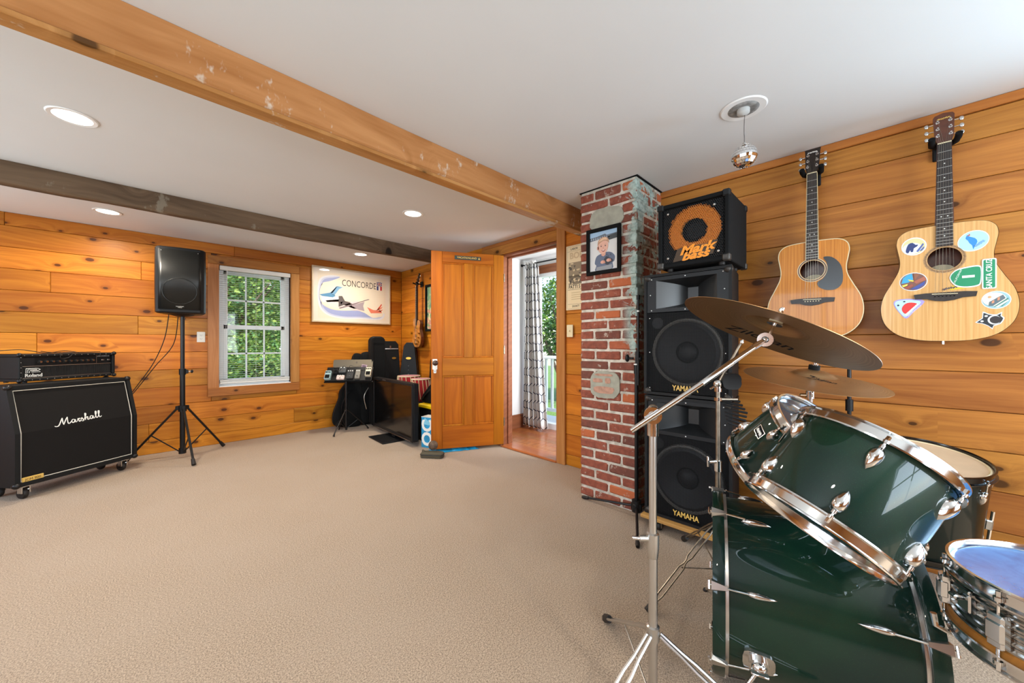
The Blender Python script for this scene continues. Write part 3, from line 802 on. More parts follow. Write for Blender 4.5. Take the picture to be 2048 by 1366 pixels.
MB().cyl((.038, .915, .003), (.038, .915, .03), .010, 'dark_wood').ell((.038, .915, .048), (.029, .029, .022), 'dark_wood', 20, 12).obj('door_knob', do)
pl_ = part(MB().box(.245, .530, 2.022, 2.062, 0, .008, pmat('2c3a35'), .002), 'name_plaque', do, label='dark plaque reading VACATIONLAND in gold letters')
text('lettering', 'VACATIONLAND', .028, 'gold_print', pl_, T(.378, 2.042, .0085), bold=.01, sx=.98)
MB().prism([(.500, 2.030), (.520, 2.030), (.510, 2.056)], .0082, .009, 'gold_print').obj('tree_emblem', pl_)
for z in (.25, 1.05, 1.85): part(MB().cyl((DLW + .006, z - .045, -.002), (DLW + .006, z + .045, -.002), .006, 'old_steel', n=8).box(DLW - .004, DLW + .004, z - .04, z + .04, -.03, -.001, 'old_steel'), 'hinge', do)
# ================================================================ things along the back wall
def tripod(mb_par, hub, feet, r, mat, foot='rubber', fr=.016, fl=.05):
    for f in feet:
        f = Vector(f); h = Vector(hub); d = (f - h).normalized()
        o = MB().tube([h, f - d * fl * .5], r, mat, 10).obj('leg', mb_par)
        MB().tube([f - d * fl, f - d * fl * .5, f], [r * 1.15, fr * .9, fr], foot, 10).obj('rubber_foot', o)
# ---- slanted guitar cabinet
wdir = Vector((.803, .595, 0)).normalized(); bl_ = Vector((-.612, 4.424, .105))
CB = WF(bl_, wdir)          # x along width, y up, z out of the front
cab = thing('guitar_cabinet', 'large black slant-front guitar speaker cabinet on casters', 'speaker cabinet', CB)
CW, CHh, CD, SL = .770, .735, .34, .085
side = [(0, 0), (0, .39), (-SL, CHh), (-CD, CHh), (-CD, 0)]
def sidep(x0, x1, ins=0.0, mat='tolex', z_front=0.0):
    mb = MB(); pts = [(z + z_front, y) for z, y in side]
    n = len(pts); vs = [(x0, y, z) for z, y in pts] + [(x1, y, z) for z, y in pts]
    fs = [tuple(range(n)), tuple(range(n, 2 * n))[::-1]] + [(i, (i + 1) % n, n + (i + 1) % n, n + i) for i in range(n)]
    return mb.add(vs, fs, mat)
shell = MB(); 
for a, b_ in ((0, .028), (CW - .028, CW)): q = sidep(a, b_); shell.add(q.v, q.f, 'tolex')
shell.box(.028, CW - .028, 0, .030, -CD, 0, 'tolex').box(.028, CW - .028, CHh - .028, CHh, -CD, -SL, 'tolex').box(.028, CW - .028, .03, CHh - .028, -CD, -CD + .02, 'tolex')
shell.obj('shell', cab, smooth=False)
def slant(y): return -.018 - (max(0, y - .39) / (CHh - .39)) * SL
gr = MB()
gr.add([(.03, .03, -.018), (CW - .03, .03, -.018), (CW - .03, .39, -.018), (.03, .39, -.018), (.03, .03, -.04), (CW - .03, .03, -.04), (CW - .03, .39, -.04), (.03, .39, -.04)], [(0, 1, 2, 3), (4, 7, 6, 5), (0, 4, 5, 1), (0, 3, 7, 4), (1, 5, 6, 2)], 'grille_cloth')
gr.obj('lower_baffle', cab, smooth=False)
gr = MB(); z7 = slant(CHh - .03)
gr.add([(.03, .39, -.018), (CW - .03, .39, -.018), (CW - .03, CHh - .03, z7), (.03, CHh - .03, z7), (.03, .39, -.05), (CW - .03, .39, -.05), (CW - .03, CHh - .03, z7 - .03), (.03, CHh - .03, z7 - .03)], [(0, 1, 2, 3), (4, 7, 6, 5), (2, 6, 7, 3), (0, 3, 7, 4), (1, 5, 6, 2)], 'grille_cloth')
gr.obj('upper_baffle', cab, smooth=False, label='angled upper grille, a shade lighter')
pp = [(.036, .036, -.012), (CW - .036, .036, -.012), (CW - .036, .39, -.012), (CW - .036, CHh - .036, slant(CHh - .036) + .006), (.036, CHh - .036, slant(CHh - .036) + .006), (.036, .39, -.012)]
MB().tube(pp, .0035, 'piping', 6, closed=True).obj('piping', cab, smooth=False)
for x in (0.012, CW - .012):
    for y, z in ((.012, -.012), (CHh - .010, -SL - .008), (.012, -CD + .012), (CHh - .01, -CD + .012)):
        MB().ell((x, y, z), (.024, .022, .024), 'black_metal', 12, 8).obj('corner_cap', cab)
# hand-drawn script logo, white strokes standing on the upper grille
def strokes(name, parent, Mx, lines, r, mat, sc=1.0, n=5, flatz=.5):
    mb = MB()
    for ln in lines:
        P = catmull([(x * sc, y * sc, 0) for x, y in ln], n)
        L = len(P); rr = [r * sc * (.55 + .45 * math.sin(PI * min(1, max(0, (i + 1) / (L + 1))))) for i in range(L)]
        mb.tube(P, rr, mat, 6)
    mb.v = [(x, y, z * flatz) for x, y, z in mb.v]
    return mb.obj(name, parent, Mx)
SCRIPT = [
    [(-.35, .05), (-.15, -.08), (.15, .05), (.55, .75), (.72, 1.05)], [(.72, 1.05), (.66, .45), (.68, 0.0)], [(.68, .0), (1.1, .75), (1.32, 1.05)], [(1.32, 1.05), (1.22, .4), (1.24, .06), (1.42, .05), (1.6, .25)],
    [(2.1, .42), (1.85, .5), (1.68, .28), (1.75, .04), (1.95, .08), (2.12, .42), (2.08, .1), (2.2, .02), (2.35, .2)],
    [(2.35, .2), (2.5, .5), (2.52, .38), (2.68, .46), (2.78, .42)], [(2.55, .4), (2.52, .1), (2.6, .0), (2.75, .12)],
    [(2.75, .12), (2.95, .5), (3.0, .3), (3.12, .12), (3.0, -.04), (2.8, .05)],
    [(3.12, .1), (3.4, .55), (3.55, .95), (3.45, 1.05), (3.38, .6), (3.32, .0)], [(3.33, .15), (3.55, .45), (3.68, .4), (3.62, .08), (3.75, .02), (3.9, .18)],
    [(4.35, .42), (4.12, .5), (3.95, .28), (4.02, .04), (4.2, .08), (4.37, .42), (4.33, .1), (4.45, .02), (4.6, .2)],
    [(4.6, .2), (4.85, .7), (4.9, 1.02), (4.78, 1.0), (4.72, .5), (4.74, .08), (4.86, .02), (5.0, .2)],
    [(5.0, .2), (5.25, .7), (5.3, 1.02), (5.18, 1.0), (5.12, .5), (5.14, .08), (5.26, .02), (5.45, .15)]]
ang = math.atan2(SL, CHh - .39)
strokes('script_logo', cab, T(.238, .402, slant(.402) + .005) @ RX(-ang) @ RZ(R(4)) @ Matrix.Shear('XZ', 4, (0, 0)) , SCRIPT, .075, 'white_print', .052)
part(MB().box(.040, .155, .022, .062, -.016, -.008, 'gold_print', .002), 'badge', cab, label='small gold badge')
text('badge_lettering', 'JCM 900', .024, pmat('5b4312'), cab, T(.097, .043, -.0075))
for x in (.075, CW - .075):
    for z in (-.055, -CD + .06):
        c_ = MB().box(x - .03, x + .03, -.012, -.001, z - .035, z + .035, 'chrome', .003).cyl((x - .02, -.04, z), (x + .02, -.04, z), .012, 'chrome', n=10).box(x - .024, x - .018, -.06, -.01, z - .02, z + .02, 'chrome').box(x + .018, x + .024, -.06, -.01, z - .02, z + .02, 'chrome').obj('caster', cab)
        MB().lathe([(.008, -.014), (.036, -.014), (.040, -.008), (.040, .008), (.036, .014), (.008, .014)], 'rubber', 20, T(x, -.064, z - .012) @ RY(PI / 2)).obj('wheel', c_)
# ---- amplifier head
hd = Vector((.783, .622, 0)).normalized(); HB = WF((-.640, 4.760, .853), hd); HW = .640; HHt = .216; HDp = .235
amp = thing('amplifier', 'black guitar amplifier head with a row of knobs, on top of the slant cabinet', 'amplifier', HB)
fr = MB()
fr.box(0, HW, 0, .022, -HDp, 0, 'tolex', .004).box(0, HW, HHt - .022, HHt, -HDp, 0, 'tolex', .004).box(0, .022, .0221, HHt - .0221, -HDp, 0, 'tolex', .004).box(HW - .022, HW, .0221, HHt - .0221, -HDp, 0, 'tolex', .004).box(.022, HW - .022, .022, HHt - .022, -HDp, -HDp + .02, 'black_matte')
fr.obj('shell', amp, smooth=False)
MB().box(.024, HW - .024, .024, .118, -.05, -.018, 'grille_cloth').obj('grille', amp, smooth=False)
o = MB()
for k in range(76): o.box(.030 + k * .00765, .032 + k * .00765, .030, .114, -.0185, -.0165, 'case_grey')
q = o.obj('grille_ribs', amp, smooth=False); q['kind'] = 'stuff'
MB().box(.024, HW - .024, .122, .198, -.06, -.022, 'black_plastic', .002).obj('control_panel', amp, smooth=False)
MB().box(.024, HW - .024, .116, .121, -.03, -.015, 'satin_steel').box(.024, HW - .024, .024, .028, -.03, -.015, 'satin_steel').box(.024, HW - .024, .195, .199, -.03, -.015, 'satin_steel').box(.508, .510, .124, .195, -.03, -.020, 'satin_steel').obj('trim_strips', amp, smooth=False)
MB().box(.032, .10, .128, .185, -.0225, -.0205, pmat('0b0d12')).obj('input_plate', amp, smooth=False)
for k in range(10):
    kn = MB().lathe([(.0001, .020), (.009, .020), (.011, .004), (.013, 0)], 'case_grey', 16, T(.128 + k * .0385, .152, -.021)).obj('knob', amp)
    MB().lathe([(.0001, .0015), (.0075, .0015), (.0078, 0)], 'chrome', 14, T(.128 + k * .0385, .152, -.0015)).obj('knob_cap', kn)
text('panel_lettering', 'JAZZ CHORUS-120', .013, 'white_print', amp, T(.562, .186, -.0218), sx=.85)
for k in (0, 1): MB().box(.545 + k * .045, .565 + k * .045, .145, .157, -.0215, -.014, 'satin_steel', .002).obj('switch', amp, smooth=False)
text('brand_lettering', 'Roland', .036, 'white_print', amp, T(.092, .045, -.0145), bold=.02, sx=1.02)
MB().tube([(.035, .066, 0), (.035, .100, 0), (.105, .100, 0), (.118, .091, 0), (.105, .082, 0), (.060, .082, 0)], .0026, 'white_print', 5, T(.012, 0, -.014)).tube([(.045, .066, 0), (.045, .091, 0), (.098, .091, 0)], .0022, 'white_print', 5, T(.012, 0, -.014)).tube([(.055, .066, 0), (.055, .080, 0)], .0022, 'white_print', 5, T(.012, 0, -.014)).tube([(.066, .072, 0), (.118, .072, 0)], .0022, 'white_print', 5, T(.012, 0, -.014)).obj('emblem', amp, smooth=False)
for x in (.006, HW - .006):
    for y in (.006, HHt - .006): MB().ell((x, y, -.006), (.017, .017, .017), 'black_metal', 10, 6).obj('corner_cap', amp)
o = MB()
for k in range(14):
    for y in (.011, HHt - .011): o.ell((.03 + k * .0447, y, .001), (.0035, .0035, .0022), 'satin_steel', 8, 4)
for k in range(5):
    o.ell((.011, .03 + k * .04, .001), (.0035, .0035, .0022), 'satin_steel', 8, 4)
q = o.obj('studs', amp); q['kind'] = 'stuff'
for x in (.05, HW - .05):
    for z in (-.03, -HDp + .03): MB().cyl((x, -.012, z), (x, 0, z), .013, 'rubber', n=10).obj('foot', amp)
cb = thing('coiled_cable', 'thin black cable lying across the top of the amplifier', 'cable', HB @ T(.3, HHt, -.1))
MB().tube(catmull([(-.40, .02, -.05), (-.25, .035, .03), (-.12, .006, .06), (.02, .022, .02), (.10, .006, .05), (.16, .006, -.02), (.30, .008, -.01), (.02, .006, -.05), (-.1, .02, -.02)], 8), .003, 'rubber', 6).tube(catmull([(-.02, .006, .07), (.02, .004, .103), (.0, -.03, .107), (-.05, -.045, .103), (-.06, -.01, .107), (-.04, .006, .08)], 6), .003, 'rubber', 6).obj('cable', cb)
# ---- loudspeaker on a tripod stand
SC = Vector((.33, 5.0, 0))
st = thing('speaker_stand', 'tall black tripod stand between the slant cabinet and the window', 'speaker stand', SC)
MB().cyl((0, 0, .06), (0, 0, .88), .0215, 'black_metal', n=20).obj('lower_tube', st)
MB().cyl((0, 0, .86), (0, 0, 1.45), .0175, 'black_metal', n=20).obj('upper_tube', st)
MB().cyl((0, 0, .84), (0, 0, .90), .028, 'black_plastic', n=20).box(.02, .045, -.014, .014, .85, .89, 'black_plastic', .004).obj('collar', st)
MB().cyl((.045, 0, .87), (.065, 0, .87), .007, 'satin_steel', n=10).ell((.072, 0, .87), (.012, .018, .018), 'black_plastic').obj('knob', st)
MB().cyl((0, 0, .045), (0, 0, .10), .030, 'black_plastic', n=20).obj('lower_hub', st)
hb = MB().cyl((0, 0, .47), (0, 0, .53), .033, 'black_plastic', n=20)
feet = [Vector((.053, -.417, .012)), Vector((.359, .219, .012)), Vector((-.40, .19, .012))]
for f in feet:
    d = f.normalized(); hb.box(.0, .055, -.014, .014, .485, .525, 'black_plastic', .003, RZ(math.atan2(d.y, d.x)))
hb.obj('upper_hub', st)
for f in feet:
    d = Vector((f.x, f.y, 0)).normalized(); a = d * .045 + Vector((0, 0, .50)); q = f - Vector((0, 0, .0))
    lg = MB().tube([a, f + (a - f).normalized() * .03], .0125, 'black_metal', 4).obj('leg', st, smooth=False)
    MB().tube([f + (a - f).normalized() * .06, f], [.0145, .019], 'rubber', 8).obj('rubber_foot', lg)
    m_ = a.lerp(f, .52); MB().tube([d * .03 + Vector((0, 0, .07)), m_], .006, 'black_metal', 6).obj('brace', st)
fwd = Vector((-.17, -.985, 0)).normalized(); PB = WF(SC + Vector((0, .02, 1.452)) , Vector((.985, -.17, 0)))
pa = thing('loudspeaker', 'black moulded loudspeaker on top of the tripod stand by the window', 'loudspeaker', PB)
PW, PH, PD = .375, .645, .34
def pa_ring(y, ins=0.0):
    t_ = y / PH; w2 = PW / 2 - ins; k = .0
    zf = .155 - .0 * t_; 
    pts = []
    for a in range(7): q = R(-90 + 90 * a / 6) ; pts.append((w2 - .05 + .05 * math.cos(q) * 1.0, zf - .05 + .05 * -math.sin(q) * -1.0))
    return pts
out = []
fpts = [(-.118, -.185), (.118, -.185), (.160, -.10), (.187, .06), (.190, .10), (.178, .135), (.150, .155), (0, .165), (-.150, .155), (-.178, .135), (-.190, .10), (-.187, .06), (-.160, -.10)]
vs = []; fs = []; n = len(fpts); lv = ((0, .93), (.012, 1), (.32, 1.015), (PH - .012, 1.0), (PH, .95))
for y, s_ in lv:
    for x, z in fpts: vs.append((x * s_, y, z * s_ + (.0 if y < .4 else -.012 * (y - .4))))
for j in range(len(lv) - 1):
    for i in range(n): fs.append((j * n + i, j * n + (i + 1) % n, (j + 1) * n + (i + 1) % n, (j + 1) * n + i))
fs += [tuple(range(n)), tuple((len(lv) - 1) * n + i for i in range(n))[::-1]]
MB().add(vs, fs, 'black_plastic').obj('housing', pa, angle=30)
g_ = MB(); vs = []; fs = []; nx_ = 12
for j in (0, 1):
    for i in range(nx_ + 1):
        x = -.158 + .316 * i / nx_; vs.append((x, .035 if j == 0 else PH - .03, .1665 + .010 * (1 - (x / .158) ** 2) - (.0 if j == 0 else .003)))
for i in range(nx_): fs.append((i, i + 1, nx_ + 2 + i, nx_ + 1 + i))
M['perf'] = plain('perforated_steel', '1f201f', .38, metal=.3)
g_.add(vs, fs, 'perf'); o = g_.obj('grille', pa); o.modifiers.new('thick', 'SOLIDIFY').thickness = .003
MB().lathe([(.124, 0), (.127, .0012), (.130, 0)], 'perf', 48, T(0, .215, .1758)).obj('woofer_rim', pa)
part(MB().box(-.036, .036, .048, .073, .170, .176, 'black_matte', .002), 'badge', pa)
squiggle('badge_lettering', pa, T(0, .064, .1765), .056, .008, 'white_print', 3)
squiggle('badge_lettering', pa, T(0, .054, .1765), .030, .006, 'white_print', 4)
for x in (-.135, .135): MB().ell((x, PH - .045, .166), (.004, .004, .003), 'satin_steel', 8, 4).obj('screw', pa)
MB().lathe([(.0001, -.028), (.035, -.028), (.095, -.010), (.105, 0)], 'black_plastic', 28, Matrix.Rotation(-PI / 2, 4, 'X')).obj('stand_socket', pa)
for i, P in enumerate(([(.23, 5.02, 1.45), (.20, 5.10, 1.20), (.12, 5.20, .95), (.00, 5.25, .72), (-.12, 5.27, .50), (-.2, 5.28, .3)], [(.30, 5.03, 1.44), (.27, 5.14, 1.15), (.14, 5.22, .93), (.03, 5.27, .74), (-.10, 5.30, .52), (-.2, 5.32, .3)])):
    c_ = thing('speaker_cable', ('black cable drooping from the stand loudspeaker, nearer the wall edge of the pair', 'black cable drooping from the stand loudspeaker, nearer the pole of the pair')[i], 'cable', P[0], 'cables under the stand loudspeaker')
    MB().tube(catmull(P, 8), .0038, 'rubber', 6).obj('cable', c_, world=True)
# ---- wall outlet
ol = thing('wall_outlet', 'cream double wall outlet left of the window', 'outlet', WF((.511, YB, 1.228), (1, 0, 0)))
part(MB().box(-.036, .036, -.058, .058, 0, .006, 'outlet', .003), 'cover_plate', ol)
for y in (.02, -.02):
    r_ = part(MB().prism(rrect(-.017, .017, y - .014, y + .014, .008), .006, .009, 'outlet'), 'receptacle', ol)
    part(MB().box(-.008, -.006, y - .004, y + .006, .009, .0095, 'black_matte').box(.006, .008, y - .004, y + .006, .009, .0095, 'black_matte').cyl((0, y - .008, .009), (0, y - .008, .0095), .0022, 'black_matte', n=8), 'slots', r_)
# ---- framed aeroplane poster
PX0, PX1, PZ0, PZ1 = 1.646, 2.763, 1.447, 2.207
po = thing('framed_poster', 'large framed poster of three jet aircraft lettered CONCORDE', 'framed poster', WF((PX0, YB, PZ0), (1, 0, 0)))
pw, ph = PX1 - PX0, PZ1 - PZ0
M['frame_silver'] = plain('frame_silver', 'c9b79a', .35, metal=.2)
f_ = MB()
for q in ((0, pw, 0, .018), (0, pw, ph - .018, ph), (0, .018, .018, ph - .018), (pw - .018, pw, .018, ph - .018)): f_.box(*q, .0, .032, 'frame_silver', .002)
part(f_, 'frame', po)
part(MB().box(.018, pw - .018, .018, ph - .018, 0, .018, pmat('e6dccd')), 'mat_board', po)
pr_ = MB(); z = .0185
flat(pr_, [(.075, .06), (pw - .075, .06), (pw - .075, ph - .07), (.075, ph - .07)], 'e6d9c4', z)
def sc(pts): return [(.075 + x * (pw - .15), .06 + (1 - y) * (ph - .13)) for x, y in pts]
def cm2(pts, n=5): return [(p[0], p[1]) for p in catmull([(x, y, 0) for x, y in pts], n, True)]
# blue shadow edge, pale layers, white cloud
edge = [(.02, .42), (.06, .25), (.16, .19), (.30, .08), (.2, .05), (.05, .12), (.0, .3), (.0, .62), (.04, .82), (.15, .95), (.35, 1.0), (.6, .99), (.9, .99), (.98, .90), (.97, .82), (.90, .93), (.78, .95), (.66, .85), (.52, .80), (.32, .82), (.18, .80), (.07, .72), (.02, .60)]
for k, (hx, g) in enumerate((('dcdde3', 1.0), ('bdc3dc', .65), ('97a1cc', .35))):
    inner = [(.02, .42), (.06, .25), (.16, .19), (.30, .08)]
    E_ = [];
    for i, (x, y) in enumerate(edge):
        if i < 4 or i > 17: E_.append((x, y))
        else:
            tx, ty = edge[(22 - i + 0) % 23] if 0 else (min(.97, max(.02, x)), y)
            cx_, cy_ = .45, .5
            E_.append((x, y) if g == 1.0 else (x + (cx_ - x) * (1 - g) * .14, y + (cy_ - y) * (1 - g) * .17))
    flat(pr_, sc(cm2(E_, 4)), hx, z + .0004 * (k + 1))
cloud = [(.025, .42), (.065, .26), (.16, .20), (.27, .12), (.42, .08), (.6, .05), (.9, .06), (.97, .3), (.96, .84), (.89, .92), (.78, .94), (.66, .84), (.52, .79), (.32, .81), (.18, .79), (.08, .71), (.03, .60)]
flat(pr_, sc(cm2(cloud, 4)), 'e9dcc6', z + .002)
for pts, hx in (([(.03, .5), (.30, .52), (.32, .62), (.06, .66)], 'dfe0e2'), ([(.12, .70), (.36, .60), (.62, .72), (.60, .80), (.40, .78), (.2, .78)], 'e5cfcb'), ([(.10, .62), (.30, .57), (.34, .62), (.14, .68)], 'e8dcd8'), ([(.30, .66), (.56, .58), (.64, .74), (.5, .76)], 'd8c6c8')): flat(pr_, sc(pts), hx, z + .0025)
# aircraft: blue, grey, red
for pts, hx in (([(.16, .44), (.27, .28), (.34, .30), (.29, .34), (.22, .50)], '6fa0c4'), ([(.02, .50), (.16, .44), (.24, .50), (.20, .54), (.06, .53)], '4f8ab2'), ([(.24, .30), (.27, .28), (.19, .45), (.17, .45)], '3a6f9c'),
                ([(.28, .50), (.33, .49), (.37, .60), (.46, .62), (.40, .66), (.28, .74)], '57504f'), ([(.28, .76), (.50, .64), (.72, .51), (.74, .52), (.60, .60), (.45, .70), (.30, .78)], '7b6f72'), ([(.46, .69), (.66, .58), (.64, .68), (.66, .80), (.56, .77)], 'a4979d'), ([(.30, .64), (.34, .61), (.32, .68)], 'd8d0c8'),
                ([(.70, .70), (.80, .76), (.92, .76), (.94, .82), (.76, .84)], 'e0795f'), ([(.84, .78), (.93, .60), (.94, .62), (.89, .74)], 'd9583f'), ([(.86, .74), (.95, .66), (.94, .70), (.90, .76)], 'e58d74'), ([(.88, .78), (.96, .73), (.92, .79)], 'd9583f')): flat(pr_, sc(pts), hx, z + .003)
pr_.obj('print', po, smooth=False)
text('poster_title', 'CONCORDE', .130, pmat('1d1916'), po, T(.075 + .585 * (pw - .15), .06 + .80 * (ph - .13), z + .002), sx=.68, space=1.0, bold=-.004)
fx, fy = .075 + .855 * (pw - .15), .06 + .72 * (ph - .13)
fl = MB(); flat(fl, [(fx, fy + .065), (fx + .08, fy + .065), (fx + .08, fy + .125), (fx, fy + .125)], '2c3a78', z + .0025)
for pts, hx in (([(fx, fy + .088), (fx + .08, fy + .088), (fx + .08, fy + .102), (fx, fy + .102)], 'e9e2dc'), ([(fx + .033, fy + .065), (fx + .047, fy + .065), (fx + .047, fy + .125), (fx + .033, fy + .125)], 'e9e2dc'), ([(fx, fy + .065), (fx + .01, fy + .065), (fx + .08, fy + .125), (fx + .07, fy + .125)], 'e9e2dc'), ([(fx, fy + .125), (fx + .01, fy + .125), (fx + .08, fy + .065), (fx + .07, fy + .065)], 'e9e2dc')): flat(fl, pts, hx, z + .003)
for pts in ([(fx, fy + .091), (fx + .08, fy + .091), (fx + .08, fy + .099), (fx, fy + .099)], [(fx + .036, fy + .065), (fx + .044, fy + .065), (fx + .044, fy + .125), (fx + .036, fy + .125)]): flat(fl, pts, 'b8202c', z + .0035)
for k, hx in enumerate(('2c3a78', 'efe9e2', 'b8202c')): flat(fl, [(fx + k * .0267, fy), (fx + (k + 1) * .0267, fy), (fx + (k + 1) * .0267, fy + .062), (fx + k * .0267, fy + .062)], hx, z + .0025)
fl.obj('flags', po, smooth=False)
part(MB().box(.018, pw - .018, .018, ph - .018, .026, .0275, 'glass'), 'glazing', po)
# ---- laptop and pedalboard on a small tripod stand
PC = Vector((1.925, 4.93, 0))
ps = thing('tripod_stand', 'small dark tripod stand carrying the pedalboard below the poster', 'stand', PC)
MB().cyl((0, 0, .03), (0, 0, .66), .014, 'black_metal', n=14).obj('pole', ps)
MB().cyl((0, 0, .27), (0, 0, .30), .024, 'black_metal', n=14).obj('hub', ps)
vF = Vector((-.38, -.92, 0)).normalized()
for a in (Vector((-.212, -.15, .008)), Vector((.285, -.02, .008)), Vector((-.02, .19, .008))):
    lg = MB().tube([a.normalized() * .02 + Vector((0, 0, .285)), a * .97 + Vector((0, 0, .02))], .0075, 'black_metal', 6).obj('leg', ps)
    MB().tube([a * .94 + Vector((0, 0, .025)), a], [.010, .012], 'rubber', 8).obj('rubber_foot', lg)
    MB().tube([(0, 0, .05), a * .5 + Vector((0, 0, .14))], .004, 'black_metal', 5).obj('brace', ps)
bx = Vector((.80, -.60, 0)).normalized()       # board runs square to the line of sight
PBF = WF(PC + Vector((-.29 * bx.x + .015, -.29 * bx.y - .02, .665)), bx) @ RX(R(-38))
MB().box(-.01, .60, -.006, .004, -.03, -.012, 'black_metal').obj('tray', ps, PS_ := (Matrix.Translation(-PC) @ PBF), smooth=False)
pb = thing('pedalboard', 'black pedalboard crowded with small effect pedals, on the tripod stand', 'pedalboard', PBF)
part(MB().box(0, .585, .0, .215, -.012, .012, 'black_plastic', .004), 'deck', pb)
def pedal(name, label, x, y, w, h, d, hexc, knobs=3, sw=True, grp='effect pedals on the board'):
    p = thing(name, label, 'effect pedal', PBF @ T(x, y, .013), grp)
    part(MB().box(0, w, 0, h, 0, d, plain('pedal_' + hexc, hexc, .4), .004), 'housing', p)
    if sw: part(MB().box(w * .12, w * .88, h * .06, h * .48, d, d + .006, 'black_matte', .002), 'foot_switch', p)
    else: MB().cyl((w / 2, h * .22, d), (w / 2, h * .22, d + .012), .006, 'chrome', n=12).obj('foot_switch', p)
    for k in range(knobs): MB().cyl((w * (k + .7) / (knobs + .4), h * .78, d), (w * (k + .7) / (knobs + .4), h * .78, d + .012), .007, 'black_matte' if sw else 'white_print', n=12).obj('knob', p)
pedal('effect_pedal', 'pale blue effect pedal at the left end of the board', .004, .008, .072, .125, .045, '9db9bd')
pedal('effect_pedal', 'low black effect pedal second from the left on the board', .090, .10, .06, .09, .035, '1b1c1f')
pedal('effect_pedal', 'grey round-knobbed pedal at the back of the board, third from the left', .160, .115, .09, .085, .03, '4d5052', 2, False)
pedal('effect_pedal', 'pinkish white pedal at the front of the board, third from the left', .150, .008, .095, .062, .03, 'd8c0b8', 3, False)
pedal('effect_pedal', 'dark pedal with three white knobs at the middle of the board', .270, .015, .085, .14, .035, '26282b', 3, False)
pedal('effect_pedal', 'silver-edged grey pedal fourth along the front of the board', .375, .015, .062, .14, .035, '77736b', 2, False)
pedal('effect_pedal', 'cream effect pedal at the right end of the board', .500, .050, .072, .13, .045, 'd6ccb4')
pc_ = thing('patch_cable', 'thin black patch cables looping between the pedals', 'cable', PBF @ T(.1, .1, .03))
MB().tube(catmull([(.0, -.02, .02), (.03, .06, .05), (.07, .02, .03), (.12, .09, .04), (.18, .05, .02), (.20, .1, .04), (.26, .09, .02), (.38, .10, .03), (.39, .03, .02)], 6), .003, 'rubber', 5).obj('cable', pc_)
LF = WF(PC + Vector((-.26 * bx.x + .14, -.26 * bx.y + .13, .715)), bx) @ RX(R(-12))
lp = thing('laptop', 'open laptop lid in dark bronze metal with a sticker, behind the pedalboard', 'laptop', LF)
M['lid'] = plain('lid_metal', '6b6152', .3, metal=.85)
MB().prism(rrect(0, .51, 0, .225, .02), -.004, .004, 'lid').obj('lid', lp, smooth=False)
st_ = MB(); flat(st_, [(.36, .11), (.43, .105), (.44, .15), (.37, .16)], 'a58a9a', .0046); flat(st_, [(.375, .12), (.42, .117), (.425, .142), (.38, .148)], '6f5468', .005); flat(st_, oval(.30, .185, .012, .014), '4a4036', .0046)
st_.obj('sticker', lp, smooth=False)
MB().box(.01, .50, -.012, .004, -.01, .12, 'black_metal', .003).obj('keyboard_base', lp, smooth=False)
# ---- bags and cases in the corner
def softbag(name, label, cat, Mx, pts, d, mat='bag_cloth', extras=(), grp='cases and bags in the corner', puff=.35):
    """soft case: an outline bulged to thickness d; pts is the outline (x,y)"""
    b_ = thing(name, label, cat, Mx, grp); P = [Vector((x, y)) for x, y in pts]; c_ = sum(P, Vector((0, 0))) / len(P)
    mb = MB(); n = len(P); vs = []; fs = []; rings = ((0, .0), (.0, .16), (.08, .36), (.22, .5))
    lv = [(s_, -z_) for s_, z_ in rings][::-1] + [(s_, z_) for s_, z_ in rings[1:]]
    for s_, z_ in lv:
        for p in P: q = p.lerp(c_, s_ * puff); vs.append((q.x, q.y, z_ * d))
    for j in range(len(lv) - 1):
        for i in range(n): fs.append((j * n + i, j * n + (i + 1) % n, (j + 1) * n + (i + 1) % n, (j + 1) * n + i))
    fs += [tuple(range(n))[::-1], tuple((len(lv) - 1) * n + i for i in range(n))]
    mb.add(vs, fs, mat).obj('body', b_, angle=60)
    MB().tube([(p.x, p.y, d * .1) for p in P], .004, 'black_plastic', 5, closed=True).obj('zip', b_)
    return b_
def gbag_outline(W, L, neck=.11, bl=.5):
    h = [(.0, 0), (W * .32, .0), (W * .47, .05), (W * .5, .16), (W * .44, .30), (W * .40, bl * .75), (W * .40, bl * .95), (neck * .8, bl * 1.28), (neck * .6, L - .12), (neck * .55, L - .03), (neck * .3, L)]
    return catm2(h + [(-x, y) for x, y in h[::-1] if x > 0], 3)
def catm2(pts, n): return [(p[0], p[1]) for p in catmull([(x, y, 0) for x, y in pts], n, True)]
b1_ = softbag('gig_bag', 'black soft guitar bag leaning against the back wall behind the tripod stand', 'gig bag', WF((2.03, 5.20, .012), (1, -.02, 0)) @ RX(R(-5)) @ RZ(R(-11)), gbag_outline(.40, 1.02), .11)
MB().tube(catmull([(-.10, .12, .065), (-.13, .3, .085), (-.05, .5, .07)], 6), .009, 'black_plastic', 5).obj('strap', b1_)
MB().prism(oval(-.13, .035, .03, .045), .03, .075, 'black_plastic').ell((-.13, .035, .08), (.012, .012, .006), 'satin_steel').obj('end_pocket', b1_)
b2_ = softbag('gig_bag', 'second black soft guitar bag standing upright between the leaning bag and the television', 'gig bag', WF((2.345, 5.185, .012), (1, -.1, 0)) @ RX(R(-2)) @ RZ(R(1)), gbag_outline(.26, 1.02, .15, .55), .12)
MB().tube(catmull([(-.02, .52, .085), (-.09, .40, .10), (-.06, .22, .09)], 6), .006, 'satin_steel', 5).obj('strap', b2_)
